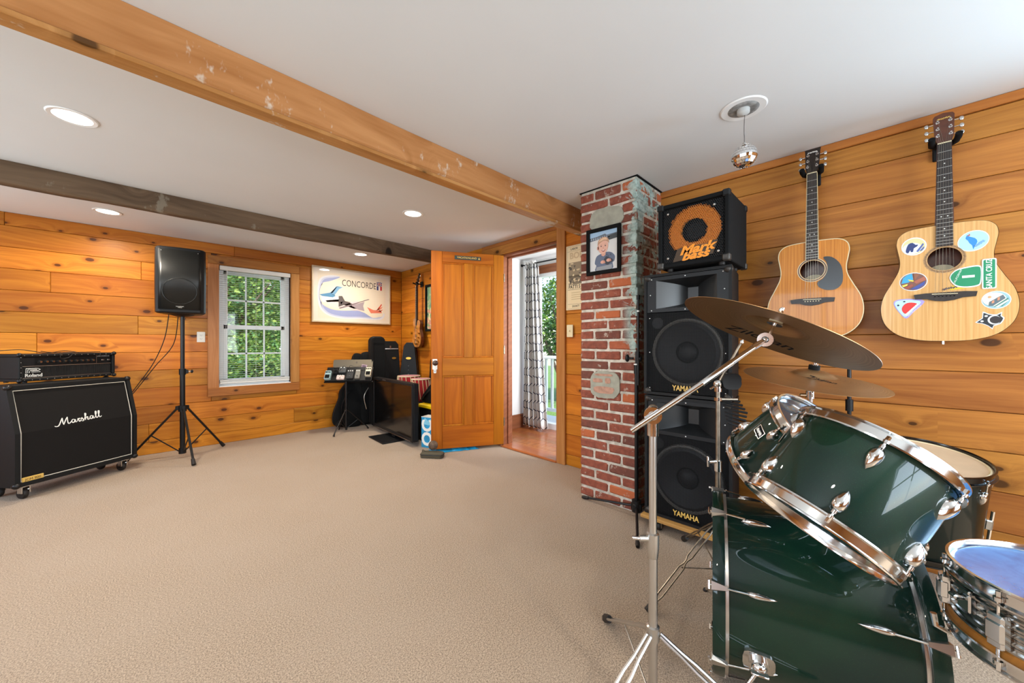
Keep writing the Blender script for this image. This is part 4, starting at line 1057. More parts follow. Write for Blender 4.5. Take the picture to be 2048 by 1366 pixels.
b3_ = softbag('keyboard_bag', 'tall narrow black padded case standing highest behind the television', 'instrument case', WF((2.365, 4.985, .02), (1, -.15, 0)) @ RX(R(-2)), rrect(-.085, .105, 0, 1.235, .05, 5), .17, grp='cases and bags in the corner', puff=.12)
MB().box(-.06, .085, .30, .302, .095, .102, 'rubber').box(-.06, .085, .45, .452, .095, .102, 'rubber').box(-.06, .085, .60, .602, .095, .102, 'rubber').tube([(-.07, .03, .103), (-.07, 1.19, .103), (.09, 1.19, .103), (.09, .03, .103)], .004, 'black_plastic', 5).obj('pocket_seams', b3_, smooth=False)
M['case_vinyl'] = plain('case_vinyl', '0f1011', .5, bumps=.2, scale=300, spec=.25)
def hardcase(label, Mx, W, L, D, top=.6):
    h = thing('guitar_case', label, 'guitar case', Mx, 'hard guitar cases in the corner')
    o_ = [(-W / 2, 0), (W / 2, 0), (W / 2 * .98, L * .45), (W / 2 * top, L - .05), (W / 2 * top - .04, L), (-W / 2 * top + .04, L), (-W / 2 * top, L - .05), (-W / 2 * .98, L * .45)]
    MB().prism(o_, -D / 2, -.004, 'case_vinyl').obj('lower_shell', h, smooth=False)
    MB().prism(o_, .0, D / 2, 'case_vinyl').obj('lid', h, smooth=False)
    MB().prism([(x * 1.012, y if y < L * .9 else y + .003) for x, y in o_], -.007, .004, 'satin_steel').obj('valance', h, smooth=False)
    return h
h1 = hardcase('upright black hard case with a chrome band round its shoulder, beside the tall padded case', WF((2.625, 5.10, .01), (1, -.30, 0)) @ RX(R(-3)), .29, 1.18, .14, .80)
MB().box(-.11, .11, 1.06, 1.075, .0755, .080, 'satin_steel').box(-.012, .012, 1.07, 1.11, .076, .086, 'chrome', .003).obj('clasp', h1, smooth=False)
MB().prism(oval(.05, .93, .03, .015), .075, .082, 'brass').obj('latch', h1)
h2 = hardcase('black hard guitar case farthest right, in front of the corner, with brass latches', WF((2.80, 4.87, .01), (.68, -.73, 0)) @ RX(R(-3)), .30, 1.16, .11, .52)
MB().prism(oval(-.0, .93, .038, .017), .065, .073, 'brass').prism([(-.0, .52), (.022, .56), (.0, .60), (-.022, .56)], .065, .070, 'brass').obj('latch', h2)
for y in (.64, .70, .76, .82): MB().ell((-.0, y, .066), (.004, .004, .002), 'satin_steel', 8, 4).obj('rivet', h2)
# ---- television on the floor
TF = WF((2.232, 4.80, .055), (2.145 - 2.232, 3.64 - 4.80, 0))
tv = thing('television', 'large black flat television standing on the floor in front of the cases', 'television', TF)
TWd, TH_ = 1.155, .655
MB().box(0, TWd, 0, TH_, -.075, -.004, 'black_plastic', .012).obj('rear_case', tv, smooth=False)
bz = MB()
for q in ((0, TWd, 0, .045), (0, TWd, TH_ - .032, TH_), (0, .032, .045, TH_ - .032), (TWd - .032, TWd, .045, TH_ - .032)): bz.box(*q, -.004, .006, 'black_plastic', .003)
bz.obj('bezel', tv, smooth=False)
MB().box(.032, TWd - .032, .045, TH_ - .032, -.004, .002, 'screen').obj('screen', tv, smooth=False)
squiggle('brand_lettering', tv, T(.37, TH_ - .016, .0065), .10, .012, 'satin_steel', 5)
MB().tube([(TWd - .05, .01, .006), (.05, .01, .006)], .003, 'satin_steel', 5).obj('trim_line', tv)
MB().prism(rrect(.40, .78, -.22, .14, .02), -.052, -.040, 'black_plastic', T(0, 0, 0) @ RX(PI / 2) @ RX(PI)).obj('base', tv, smooth=False) if 0 else MB().box(.36, .80, -.053, -.040, -.16, .20, 'black_plastic', .005).obj('base', tv, smooth=False)
MB().box(.54, .62, -.041, .02, -.06, -.02, 'black_plastic', .004).obj('neck', tv, smooth=False)
# ---- hand drums, black case, tote, bag, box behind the door
def tabla(label, loc, r, h, group='red hand drums behind the television'):
    d = thing('hand_drum', label, 'drum', loc, group)
    MB().lathe([(r * .75, 0), (r * .98, h * .3), (r, h * .6), (r * .93, h * .88), (r * .9, h)], 'red_velvet', 32).obj('shell', d)
    MB().lathe([(.0001, h + .002), (r * .9, h + .001), (r * .96, h - .01)], 'red_velvet', 32).obj('cover', d)
    MB().tube([(r * .95 * math.cos(a * PI / 16), r * .95 * math.sin(a * PI / 16), h - .004) for a in range(32)], .006, 'cream', 6, closed=True).obj('edge_ring', d)
    for k in range(16):
        a = PI * k / 8; MB().tube([(r * .97 * math.cos(a), r * .97 * math.sin(a), h - .01), (r * 1.03 * math.cos(a + .1), r * 1.03 * math.sin(a + .1), h * .5), (r * .9 * math.cos(a + .2), r * .9 * math.sin(a + .2), h * .1)], .005, 'cream', 5).obj('lacing_strap', d)
    return d
bxs = thing('storage_crate', 'dark crate behind the television holding the red hand drums', 'crate', WF((2.365, 4.58, 0), (0, -1, 0)))
MB().box(0, .68, 0, .42, -.33, .0, 'case_grey', .01).obj('body', bxs, smooth=False)
MB().box(-.01, .69, .42, .445, -.34, .01, 'black_plastic', .006).obj('lid', bxs, smooth=False)
tabla('wider red hand drum with cream lacing, left of the pair behind the television', (2.53, 4.40, .447), .150, .285)
tb2 = tabla('smaller red hand drum with a hanging cream cord, right of the pair behind the television', (2.50, 4.06, .447), .120, .27)
MB().tube(catmull([(-.12, -.03, .24), (-.15, -.05, .12), (-.145, -.05, -.02), (-.15, -.06, -.10)], 5), .006, 'cream', 6).ell((-.15, -.06, -.12), (.014, .014, .018), 'red_velvet').obj('hanging_cord', tb2)
bc = softbag('padded_case', 'black padded case standing behind the hand drums next to the door', 'instrument case', WF((2.80, 4.05, .012), (.15, -1, 0)) @ RZ(R(-4)), rrect(-.20, .22, 0, 1.00, .09, 5), .16, puff=.2)
MB().tube(catmull([(.06, .80, .085), (.10, .88, .11), (.14, .80, .085)], 5), .009, 'black_plastic', 6).obj('handle', bc)
tt = thing('storage_tote', 'black storage tote with a bright yellow lid behind the open door', 'storage tote', WF((2.365, 3.865, 0), (.04, -1, 0)))
MB().box(0, .27, 0, .40, -.34, 0, 'black_plastic', .012).obj('tub', tt, smooth=False)
MB().box(-.012, .282, .40, .445, -.352, .014, 'yellow', .010)  .box(.02, .25, .446, .456, -.32, -.02, 'yellow', .004).obj('lid', tt, smooth=False)
sb = softbag('shoulder_bag', 'soft black bag slumped on the yellow lid', 'bag', T(2.40, 3.70, .462) @ RZ(R(-80)) @ RX(R(0)), catm2([(-.17, 0), (.16, 0), (.19, .06), (.14, .17), (.02, .21), (-.10, .12), (-.18, .06)], 3), .22, grp='cases and bags in the corner', puff=.5) if 0 else softbag('shoulder_bag', 'soft black bag slumped on the yellow lid', 'bag', WF((2.50, 3.70, .462), (.04, -1, 0)), catm2([(-.17, 0), (.16, 0), (.18, .07), (.14, .19), (.04, .24), (-.08, .15), (-.17, .06)], 3), .22, puff=.5)
MB().tube(catmull([(-.15, .03, .10), (-.05, .10, .12), (.06, .20, .08), (.15, .22, .02)], 5), .010, 'black_plastic', 6).obj('strap', sb)
bb = thing('drink_carton', 'blue and white carton with big white letters standing beside the tote', 'carton', WF((2.235, 3.62, 0), (.35, -1, 0)))
part(MB().box(0, .16, 0, .335, -.12, 0, 'blue_box', .002), 'box', bb)
text('lettering', 'OC', .19, 'white_print', bb, T(.085, .165, .0005) @ RZ(PI / 2), bold=.035, sx=1.0)
flp = MB(); flp.box(0, .16, .336, .341, -.12, 0, 'white_print'); flat(flp, [(.01, .26), (.05, .33), (.09, .30), (.15, .335), (.155, .27), (.10, .25)], '7ec3de', .0008); flp.obj('top_flap', bb, smooth=False)
pu = thing('pouch', 'dark olive zip pouch lying on the carpet at the foot of the door', 'pouch', WF((2.00, 3.275, .0), (.60, -.80, 0)))
M['olive'] = plain('olive_cloth', '4a4433', .8, bumps=.4, scale=260)
p_ = MB(); ring = rrect(0, .235, -.10, .0, .03, 5)
vs = []; fs = []; n = len(ring)
for y, s_ in ((.004, .96), (.012, 1), (.04, 1.0), (.052, .93), (.058, .7)):
    for x, z in ring: vs.append((.1175 + (x - .1175) * s_, y, -.05 + (z + .05) * s_))
for j in range(4):
    for i in range(n): fs.append((j * n + i, j * n + (i + 1) % n, (j + 1) * n + (i + 1) % n, (j + 1) * n + i))
fs += [tuple(range(n)), tuple(4 * n + i for i in range(n))[::-1]]
p_.add(vs, fs, 'olive').obj('body', pu, angle=50)
MB().tube([(.1175 + (x - .1175) * 1.01, .034, -.05 + (z + .05) * 1.01) for x, z in ring], .0035, 'black_plastic', 5, closed=True).tube([(.01, .058, -.05), (.02, .075, -.04), (.05, .062, -.04), (.16, .060, -.05)], .005, 'olive', 5).obj('zip', pu)
ds = thing('door_stop_ball', 'worn brown ball wedged against the bottom corner of the door', 'ball', (2.135, 3.235, .112))
M['ball'] = plain('ball', '5f4d3d', .75, vary=.35, scale=30)
MB().ell((0, 0, 0), (.048, .048, .048), 'ball', 24, 16).obj('ball', ds)
MB().tube([(.048 * math.cos(a * PI / 12), .0, .048 * math.sin(a * PI / 12)) for a in range(24)], .0015, 'rubber', 4, closed=True).obj('seam', ds)
bc_ = thing('blue_strap_roll', 'crumpled bright blue plastic bag peeking out under the door', 'plastic bag', (2.42, 3.27, .0))
rg = random.Random(8); vs = []; fs = []; nx_, ny_ = 14, 7
for j in range(ny_ + 1):
    for i in range(nx_ + 1):
        e = min(i, nx_ - i, j, ny_ - j); vs.append((-.20 + .42 * i / nx_ + rg.uniform(-.008, .008), -.08 + .17 * j / ny_ + rg.uniform(-.008, .008) - .22 * i / nx_ * .9 + .1, .004 + (rg.uniform(.004, .024) if e else 0)))
for j in range(ny_):
    for i in range(nx_): fs.append((j * (nx_ + 1) + i, j * (nx_ + 1) + i + 1, (j + 1) * (nx_ + 1) + i + 1, (j + 1) * (nx_ + 1) + i))
MB().add(vs, fs, 'blue_bag').obj('film', bc_, angle=20)
# ================================================================ right-hand side
def RW(y, z, x=XG): return WF((x, y, z), (0, -1, 0))
# ---- acoustic guitars. Frame: origin at the bottom of the body on the top's surface, y up the neck, z towards the room
HALF = [(0, 0), (.075, .004), (.145, .028), (.192, .080), (.209, .150), (.200, .225), (.170, .295), (.148, .350), (.143, .395), (.150, .445), (.155, .485), (.146, .522), (.115, .546), (.06, .553), (0, .554)]
def body_outline(k=1.0, inset=0.0, n=5):
    h = catmull([(x * k, y, 0) for x, y in HALF], n)
    pts = [(p.x, p.y) for p in h]; full = pts + [(-x, y) for x, y in pts[::-1][1:-1]]
    if inset:
        N = len(full); out = []
        for i in range(N):
            a, b_ = Vector(full[i - 1]), Vector(full[(i + 1) % N]); t_ = (b_ - a).normalized(); out.append((full[i][0] - t_.y * inset, full[i][1] + t_.x * inset))
        return out
    return full
def ring_between(mb, a, b_, z, mat):
    n = len(a); vs = [(p[0], p[1], z) for p in a] + [(p[0], p[1], z) for p in b_]
    mb.add(vs, [(i, (i + 1) % n, n + (i + 1) % n, n + i) for i in range(n)], mat)
def acoustic(name, label, Mx, topm, sidem, k, bind, headshape, pickguard, bridge):
    g = thing(name, label, 'guitar', Mx, 'acoustic guitars on the wood wall')
    OUT = body_outline(k); INN = body_outline(k, .004 if bind else .0015); D = .108; hc, hr = .390, .054
    # top with a real sound hole
    N = len(INN); st0 = max(range(N), key=lambda i: 0)
    hole = []
    for p in INN:
        a = math.atan2(p[1] - hc, p[0]); hole.append((hr * math.cos(a), hc + hr * math.sin(a)))
    t_ = MB(); n = N
    t_.add([(p[0], p[1], 0) for p in INN] + [(p[0], p[1], 0) for p in hole] + [(p[0], p[1], -.004) for p in hole], [(i, (i + 1) % n, n + (i + 1) % n, n + i) for i in range(n)] + [(n + i, n + (i + 1) % n, 2 * n + (i + 1) % n, 2 * n + i) for i in range(n)], topm)
    t_.obj('top', g, angle=30)
    s_ = MB(); s_.prism(OUT, -D, -.001, sidem, cap0=True, cap1=False); s_.obj('sides_and_back', g, angle=30)
    MB().prism(body_outline(k, .006), -D + .004, -D + .006, 'mahogany', cap0=False, side=False).obj('inside_back', g, smooth=False)
    MB().prism(oval(0, hc - .035, .040, .022), -D + .007, -D + .008, 'ivory').obj('inside_label', g, smooth=False)
    if bind:
        b_ = MB(); ring_between(b_, OUT, INN, .0003, 'binding'); b_.prism(OUT, -.006, .0003, 'binding', cap0=False, cap1=False); b_.obj('binding', g, angle=30)
    MB().lathe([(hr + .001, .0006), (hr + .013, .0006), (hr + .013, 0)], 'binding' if bind else plain('rosette', 'b08a5c', .4, vary=.3, scale=200), 48, T(0, hc, 0)).lathe([(hr + .004, .0009), (hr + .010, .0009)], sidem if bind else plain('rosette2', '8a6844', .4, vary=.3, scale=200), 48, T(0, hc, 0)).obj('rosette', g)
    # bridge, saddle, pins
    by = .217
    br = MB()
    if bridge == 'belly':
        o_ = [(-.098, .010), (-.094, -.012), (-.055, -.014), (-.03, -.024), (0, -.028), (.03, -.024), (.055, -.014), (.094, -.012), (.098, .010), (.06, .014), (-.06, .014)]
    else: o_ = [(-.085, .012), (-.085, -.010), (-.045, -.016), (.045, -.016), (.085, -.010), (.085, .012)]
    br.prism([(x, y + by) for x, y in o_], 0, .0085, 'rosewood'); bo = br.obj('bridge', g, smooth=False)
    MB().box(-.040, .040, by + .005, by + .008, .0085, .0115, 'ivory').obj('saddle', bo, T(0, 0, 0) @ T(0, by, 0) @ RZ(R(-2)) @ T(0, -by, 0), smooth=False)
    for i in range(6): MB().cyl((-.030 + .012 * i, by - .004, .0085), (-.030 + .012 * i, by - .004, .0125), .0026, 'ivory' if pickguard else 'black_matte', n=8).obj('bridge_pin', bo)
    if pickguard:
        pg = catm2([(.050, .455), (.085, .450), (.118, .410), (.130, .355), (.126, .300), (.100, .272), (.060, .272), (.030, .292), (.024, .318), (.048, .338), (.062, .365), (.067, .395), (.062, .425)], 4)
        MB().prism(pg, .0004, .0022, plain('pickguard', '25282d', .25)).obj('pickguard', g, smooth=False)
    # neck, fretboard, frets
    ny, jy = .935, .553; fb0 = hc + hr + .006
    MB().add([(x * w_, y, z_) for y, w_ in ((jy, .030), (ny + .01, .023)) for x, z_ in ((-1, .0), (1, .0), (.75, -.018), (0, -.026), (-.75, -.018))], [(0, 1, 6, 5), (1, 2, 7, 6), (2, 3, 8, 7), (3, 4, 9, 8), (4, 0, 5, 9), (0, 1, 2, 3, 4), (5, 6, 7, 8, 9)], 'mahogany').add([(x, jy + dy, z_) for x, dy, z_ in ((-.03, 0, -.02), (.03, 0, -.02), (.03, 0, -.09), (-.03, 0, -.09), (-.02, .05, -.02), (.02, .05, -.02), (.015, .012, -.085), (-.015, .012, -.085))], [(0, 1, 5, 4), (1, 2, 6, 5), (2, 3, 7, 6), (3, 0, 4, 7), (4, 5, 6, 7)], 'mahogany').obj('neck', g, angle=50)
    wa, wb_ = .0275, .0215
    f_ = MB(); f_.prism([(-wa, fb0), (wa, fb0), (wb_, ny), (-wb_, ny)], .0, .006, 'rosewood')
    if bind:
        for s in (-1, 1): f_.prism([(s * wa, fb0), (s * (wa + .0022), fb0), (s * (wb_ + .0022), ny), (s * wb_, ny)][::s], .0, .0062, 'binding')
    fo = f_.obj('fretboard', g, smooth=False)
    SCL = ny - by - .006
    def fy(i): return ny - SCL * (1 - 2 ** (-i / 12))
    fm = MB().box(-.02, .02, -.0008, .0008, 0, .0016, 'satin_steel').mesh('fret', smooth=False)
    for i in range(1, 21):
        y = fy(i)
        if y < fb0 + .003: break
        w_ = wb_ + (wa - wb_) * (ny - y) / (ny - fb0); link('fret', fm, fo, T(0, y, .0058) @ Matrix.Diagonal((w_ / .02, 1, 1, 1)))
    for i in (3, 5, 7, 9, 12, 15, 17):
        y = (fy(i) + fy(i - 1)) / 2
        for x in ((0,) if i != 12 else (-.01, .01)): MB().cyl((x, y, .0058), (x, y, .0064), .0026, 'white_print', n=10).obj('inlay', fo)
    MB().box(-wb_, wb_, ny, ny + .005, 0, .0085, 'ivory').obj('nut', g, smooth=False)
    # headstock
    hd_ = [(-.022, .0), (.022, .0), (.030, .030), (.034, .140), (.028, .150) if headshape else (.036, .150), (.0, .158) if headshape else (0, .150), (-.028, .150) if headshape else (-.036, .150), (-.034, .140), (-.030, .030)]
    HM = T(0, ny + .005, .004) @ RX(R(-13))
    h_ = MB().prism(hd_, -.014, 0, 'mahogany').prism(hd_, 0, .0012, 'mahogany' if headshape else 'rosewood').obj('headstock', g, HM, smooth=False)
    squiggle('head_lettering', h_, T(0, .128, .0016), .042, .011, 'gold_print' if headshape else 'white_print', 7 if headshape else 8)
    for s in (-1, 1):
        for i in range(3):
            y = .038 + .036 * i
            tn = MB().cyl((s * .020, y, .001), (s * .020, y, .016), .0035, 'chrome', n=10).cyl((s * .020, y, .001), (s * .020, y, .003), .007, 'chrome', n=12).cyl((s * .030, y, -.008), (s * .048, y, -.008), .0022, 'chrome', n=8).obj('tuning_post', h_)
            MB().ell((s * .055, y, -.008), (.0085, .011, .0045), 'chrome', 12, 8).obj('tuner_button', tn)
    so = MB()
    for i in range(6):
        x0_, x1_ = -.030 + .012 * i, -.0165 + .0066 * i; s = -1 if i < 3 else 1; j_ = (2 - i if i < 3 else i - 3)
        so.tube([(x0_, by - .002, .010), (x0_, by + .006, .012), (x1_, ny + .002, .0092), (s * .018, ny + .043 + .036 * (2 - j_), .002 - .0083 * (2 - j_))], .0004 if i > 2 else .0006, 'old_steel', 4)
    so.obj('strings', g)
    MB().cyl((0, .002, -D * .5), (0, -.014, -D * .5), .006, 'chrome', n=10).obj('strap_button', g)
    return g
def hanger(label, Mx):
    h = thing('guitar_hanger', label, 'guitar hanger', Mx, 'wall hangers for the acoustic guitars')
    MB().box(-.03, .03, -.05, .05, 0, .018, 'black_plastic', .005).obj('wall_plate', h, smooth=False)
    MB().tube([(0, 0, .015), (0, 0, .075)], .008, 'black_metal', 10).obj('arm', h)
    MB().tube([(-.042, .012, .155), (-.041, .002, .135), (-.038, 0, .095), (-.02, -.004, .077), (.02, -.004, .077), (.038, 0, .095), (.041, .002, .135), (.042, .012, .155)], .0125, 'black_matte', 10).obj('padded_yoke', h)
g1 = acoustic('acoustic_guitar', 'amber-topped acoustic guitar with a dark teardrop pickguard, hanging nearer the speakers', RW(.258, 1.178, 2.682), 'top_amber', 'mahogany', 1.02, True, False, True, 'belly')
hanger('black wall hanger gripping the neck of the amber guitar', RW(.258, 2.122, XG))
M['maple_side'] = plain('side_brown', '8a5a30', .3, vary=.15, scale=15, coat=.6)
g2 = acoustic('acoustic_guitar', 'blond acoustic guitar covered with round and shaped stickers, hanging farthest right', RW(-.230, 1.163, 2.682), 'top_blond', 'maple_side', 1.02, False, True, False, 'belly')
hanger('black wall hanger gripping the neck of the sticker-covered guitar', RW(-.230, 2.107, XG))
# stickers on the blond guitar (frame of its top)
def SCL_(a, b_): return Matrix.Diagonal((a, b_, 1, 1))
def sticker(label, polys, Mx=None, texts=()):
    mb = MB()
    for i, (pts, hx) in enumerate(polys): flat(mb, pts, hx, .0007 + .00035 * i)
    o = mb.obj('sticker', g2, Mx, smooth=False, label=label); zt = .0010 + .00035 * len(polys)
    for body, size, hx, x, y, rot, kw in texts: text('sticker_lettering', body, size, pmat(hx), o, T(x, y, zt) @ RZ(R(rot)), ext=.0002, **kw)
sticker('round pale sticker with a dark blue bear shape', [(oval(0, 0, .042, .038), 'e6ecea'), (oval(0, 0, .038, .034), 'd6cf9a'), (oval(-.006, -.008, .032, .024), 'dfe6ec'), (catm2([(-.026, -.010), (-.018, .012), (-.004, .016), (.006, .006), (.014, .006), (.010, -.002), (.000, -.008), (-.002, -.022), (-.010, -.022), (-.012, -.014), (-.018, -.026), (-.026, -.022)], 2), '28386e'), ([(.008, -.022), (.03, .010), (.033, .004), (.014, -.026)], '5866a0'), ([(.018, -.022), (.034, -.004), (.034, -.012), (.026, -.022)], '5866a0')], T(-.098, .466, 0) @ SCL_(1.01, 1.15))
sticker('light blue oval sticker with a blue bird', [(oval(0, 0, .054, .040, 30, .15), 'e8f2f4'), (oval(0, 0, .051, .037, 30, .15), 'a9d6ea'), (catm2([(-.026, .012), (-.020, .026), (-.012, .018), (.006, .010), (.014, -.004), (.006, -.020), (.0, -.033), (-.003, -.018), (-.012, -.008), (-.018, .004)], 2), '2f86cf'), ([(-.022, .020), (-.012, .030), (-.010, .022)], 'b9605a')], T(.086, .458, 0) @ SCL_(.86, 1.17), [])
sticker('round sticker with yellow, blue and red-brown shapes', [(oval(0, 0, .047, .042), 'dbe3e6'), (oval(0, 0, .044, .039), '7a5248'), ([(-.04, -.006), (-.034, .020), (-.02, .033), (-.004, .038), (.0, .010), (-.016, -.002)], '3aa0cc'), ([(-.018, .012), (.002, .006), (.0, .0), (-.012, .004)], 'e8cc40'), ([(-.038, -.014), (-.018, -.008), (-.020, -.016), (-.034, -.022)], 'efd75a'), ([(0, .0), (.036, .020), (.042, .004), (.010, -.010)], 'a8604a'), ([(-.010, -.034), (.040, .0), (.036, -.018), (.014, -.036)], '3f4f96'), ([(.002, .038), (.022, .034), (.004, .006)], '8d5a44'), ([(-.03, -.025), (-.004, -.010), (.0, -.018), (-.02, -.034)], '9c4d3c')], T(-.100, .293, 0) @ SCL_(1.01, 1.07))
sticker('green highway shield sticker reading CALIFORNIA 1', [(catm2([(-.074, .0), (-.052, -.036), (-.012, -.048), (.040, -.046), (.058, -.030), (.060, .026), (.046, .042), (.0, .040), (-.048, .030)], 4), 'e9efe9'), (catm2([(-.069, .0), (-.050, -.031), (-.012, -.043), (.038, -.041), (.053, -.027), (.055, .024), (.043, .037), (.0, .035), (-.046, .026)], 4), '16885c')], T(.068, .299, .0016) @ SCL_(.71, 1.08), [('1', .072, 'eef3ef', .008, -.002, 90, dict(bold=.02, sx=1.0)), ('CALIFORNIA', .0125, 'dfeee6', -.040, .0, 62, {})])
sticker('green rectangular sticker reading SANTA CRUZ', [(rrect(-.020, .020, -.062, .062, .006), 'e9efe9'), (rrect(-.016, .016, -.058, .058, .005), '16885c')], T(.131, .302, .0032) @ SCL_(1.02, 1.09), [('SANTA CRUZ', .0235, 'eef3ef', 0.0, 0, 90, dict(bold=.015, sx=.86))])
squiggle('sticker_lettering', g2, T(.105, .443, .0026) @ RZ(R(40)), .034, .012, pmat('7aa7d8'), 9)
squiggle('sticker_lettering', g2, T(.018, .250, .0016) @ RZ(R(12)), .05, .012, pmat('3a3a52'), 10)
sticker('yellow sticker half hidden behind the bridge and shield', [([(.0, -.020), (.062, -.012), (.055, .012), (.026, .022), (.008, .004), (-.014, -.006)], 'e8bf2a')], T(.020, .256, 0) @ SCL_(.9, .85), [])
sticker('light blue shark sticker with a red mouth', [(catm2([(-.050, .020), (-.046, .040), (-.020, .046), (.018, .044), (.054, .030), (.020, -.012), (-.006, -.044), (-.028, -.022)], 3), 'a79ad8'), (catm2([(-.046, .020), (-.042, .036), (-.020, .041), (.014, .039), (.042, .028), (.018, -.004), (-.008, -.036), (-.026, -.020)], 3), 'b9dcea'), (catm2([(-.022, .006), (-.010, .024), (.010, .028), (.030, .020), (.014, .002), (-.008, -.022), (-.020, -.012)], 3), 'd93430'), ([(-.012, -.026), (-.006, -.030), (.034, .018), (.030, .022)], 'f2f2f0'), (oval(-.035, .018, .004, .004, 12), '20303c'), (oval(-.014, .034, .004, .003, 12), '20303c')], T(-.116, .161, 0) @ SCL_(1.0, 1.08), [('SAN FRANCISCO', .0085, 'e9e4f8', .020, -.010, 47, {})])
sticker('oval beach sticker with palm-like blocks', [(oval(0, 0, .048, .040), 'dfe9ea'), (oval(0, 0, .045, .037), '8fb8c0'), (oval(-.006, .004, .038, .030), 'ede5d2'), ([(-.008, -.030), (.038, .008), (.040, -.006), (.020, -.030)], '4d8478'), ([(-.004, -.032), (.038, .0), (.040, -.006), (.006, -.034)], 'cfe3dc'), ([(-.024, -.026), (-.022, -.008), (.022, .022), (.030, .006), (-.010, -.026)], '5b6a72'), ([(-.014, -.016), (-.014, -.006), (-.006, .0), (-.006, -.012)], 'c98a68'), ([(.004, -.004), (.004, .008), (.012, .014), (.012, .0)], 'c98a68'), (oval(-.020, .014, .005, .005, 12), 'd99a6a')], T(.150, .183, 0) @ SCL_(.86, 1.0))
sticker('black animal-head sticker with bared teeth', [(catm2([(-.052, -.012), (-.028, .006), (-.026, .034), (-.006, .024), (.022, .020), (.040, .030), (.038, .014), (.048, .004), (.036, -.020), (.012, -.030), (.008, -.044), (-.006, -.030), (-.030, -.018)], 2), 'd4dce0'), (catm2([(-.046, -.012), (-.025, .004), (-.023, .028), (-.006, .020), (.022, .016), (.036, .024), (.034, .012), (.043, .003), (.033, -.017), (.011, -.026), (.007, -.038), (-.006, -.027), (-.028, -.016)], 2), '22272c'), (oval(.013, -.003, .022, .020, 20), 'd8dcdc'), (oval(.017, -.003, .019, .016, 20), '2b2627'), (oval(-.014, .014, .006, .004, 10), 'd8dcdc'), (oval(-.028, -.008, .006, .004, 10), 'd8dcdc')], T(.134, .098, 0) @ SCL_(.82, 1.04))
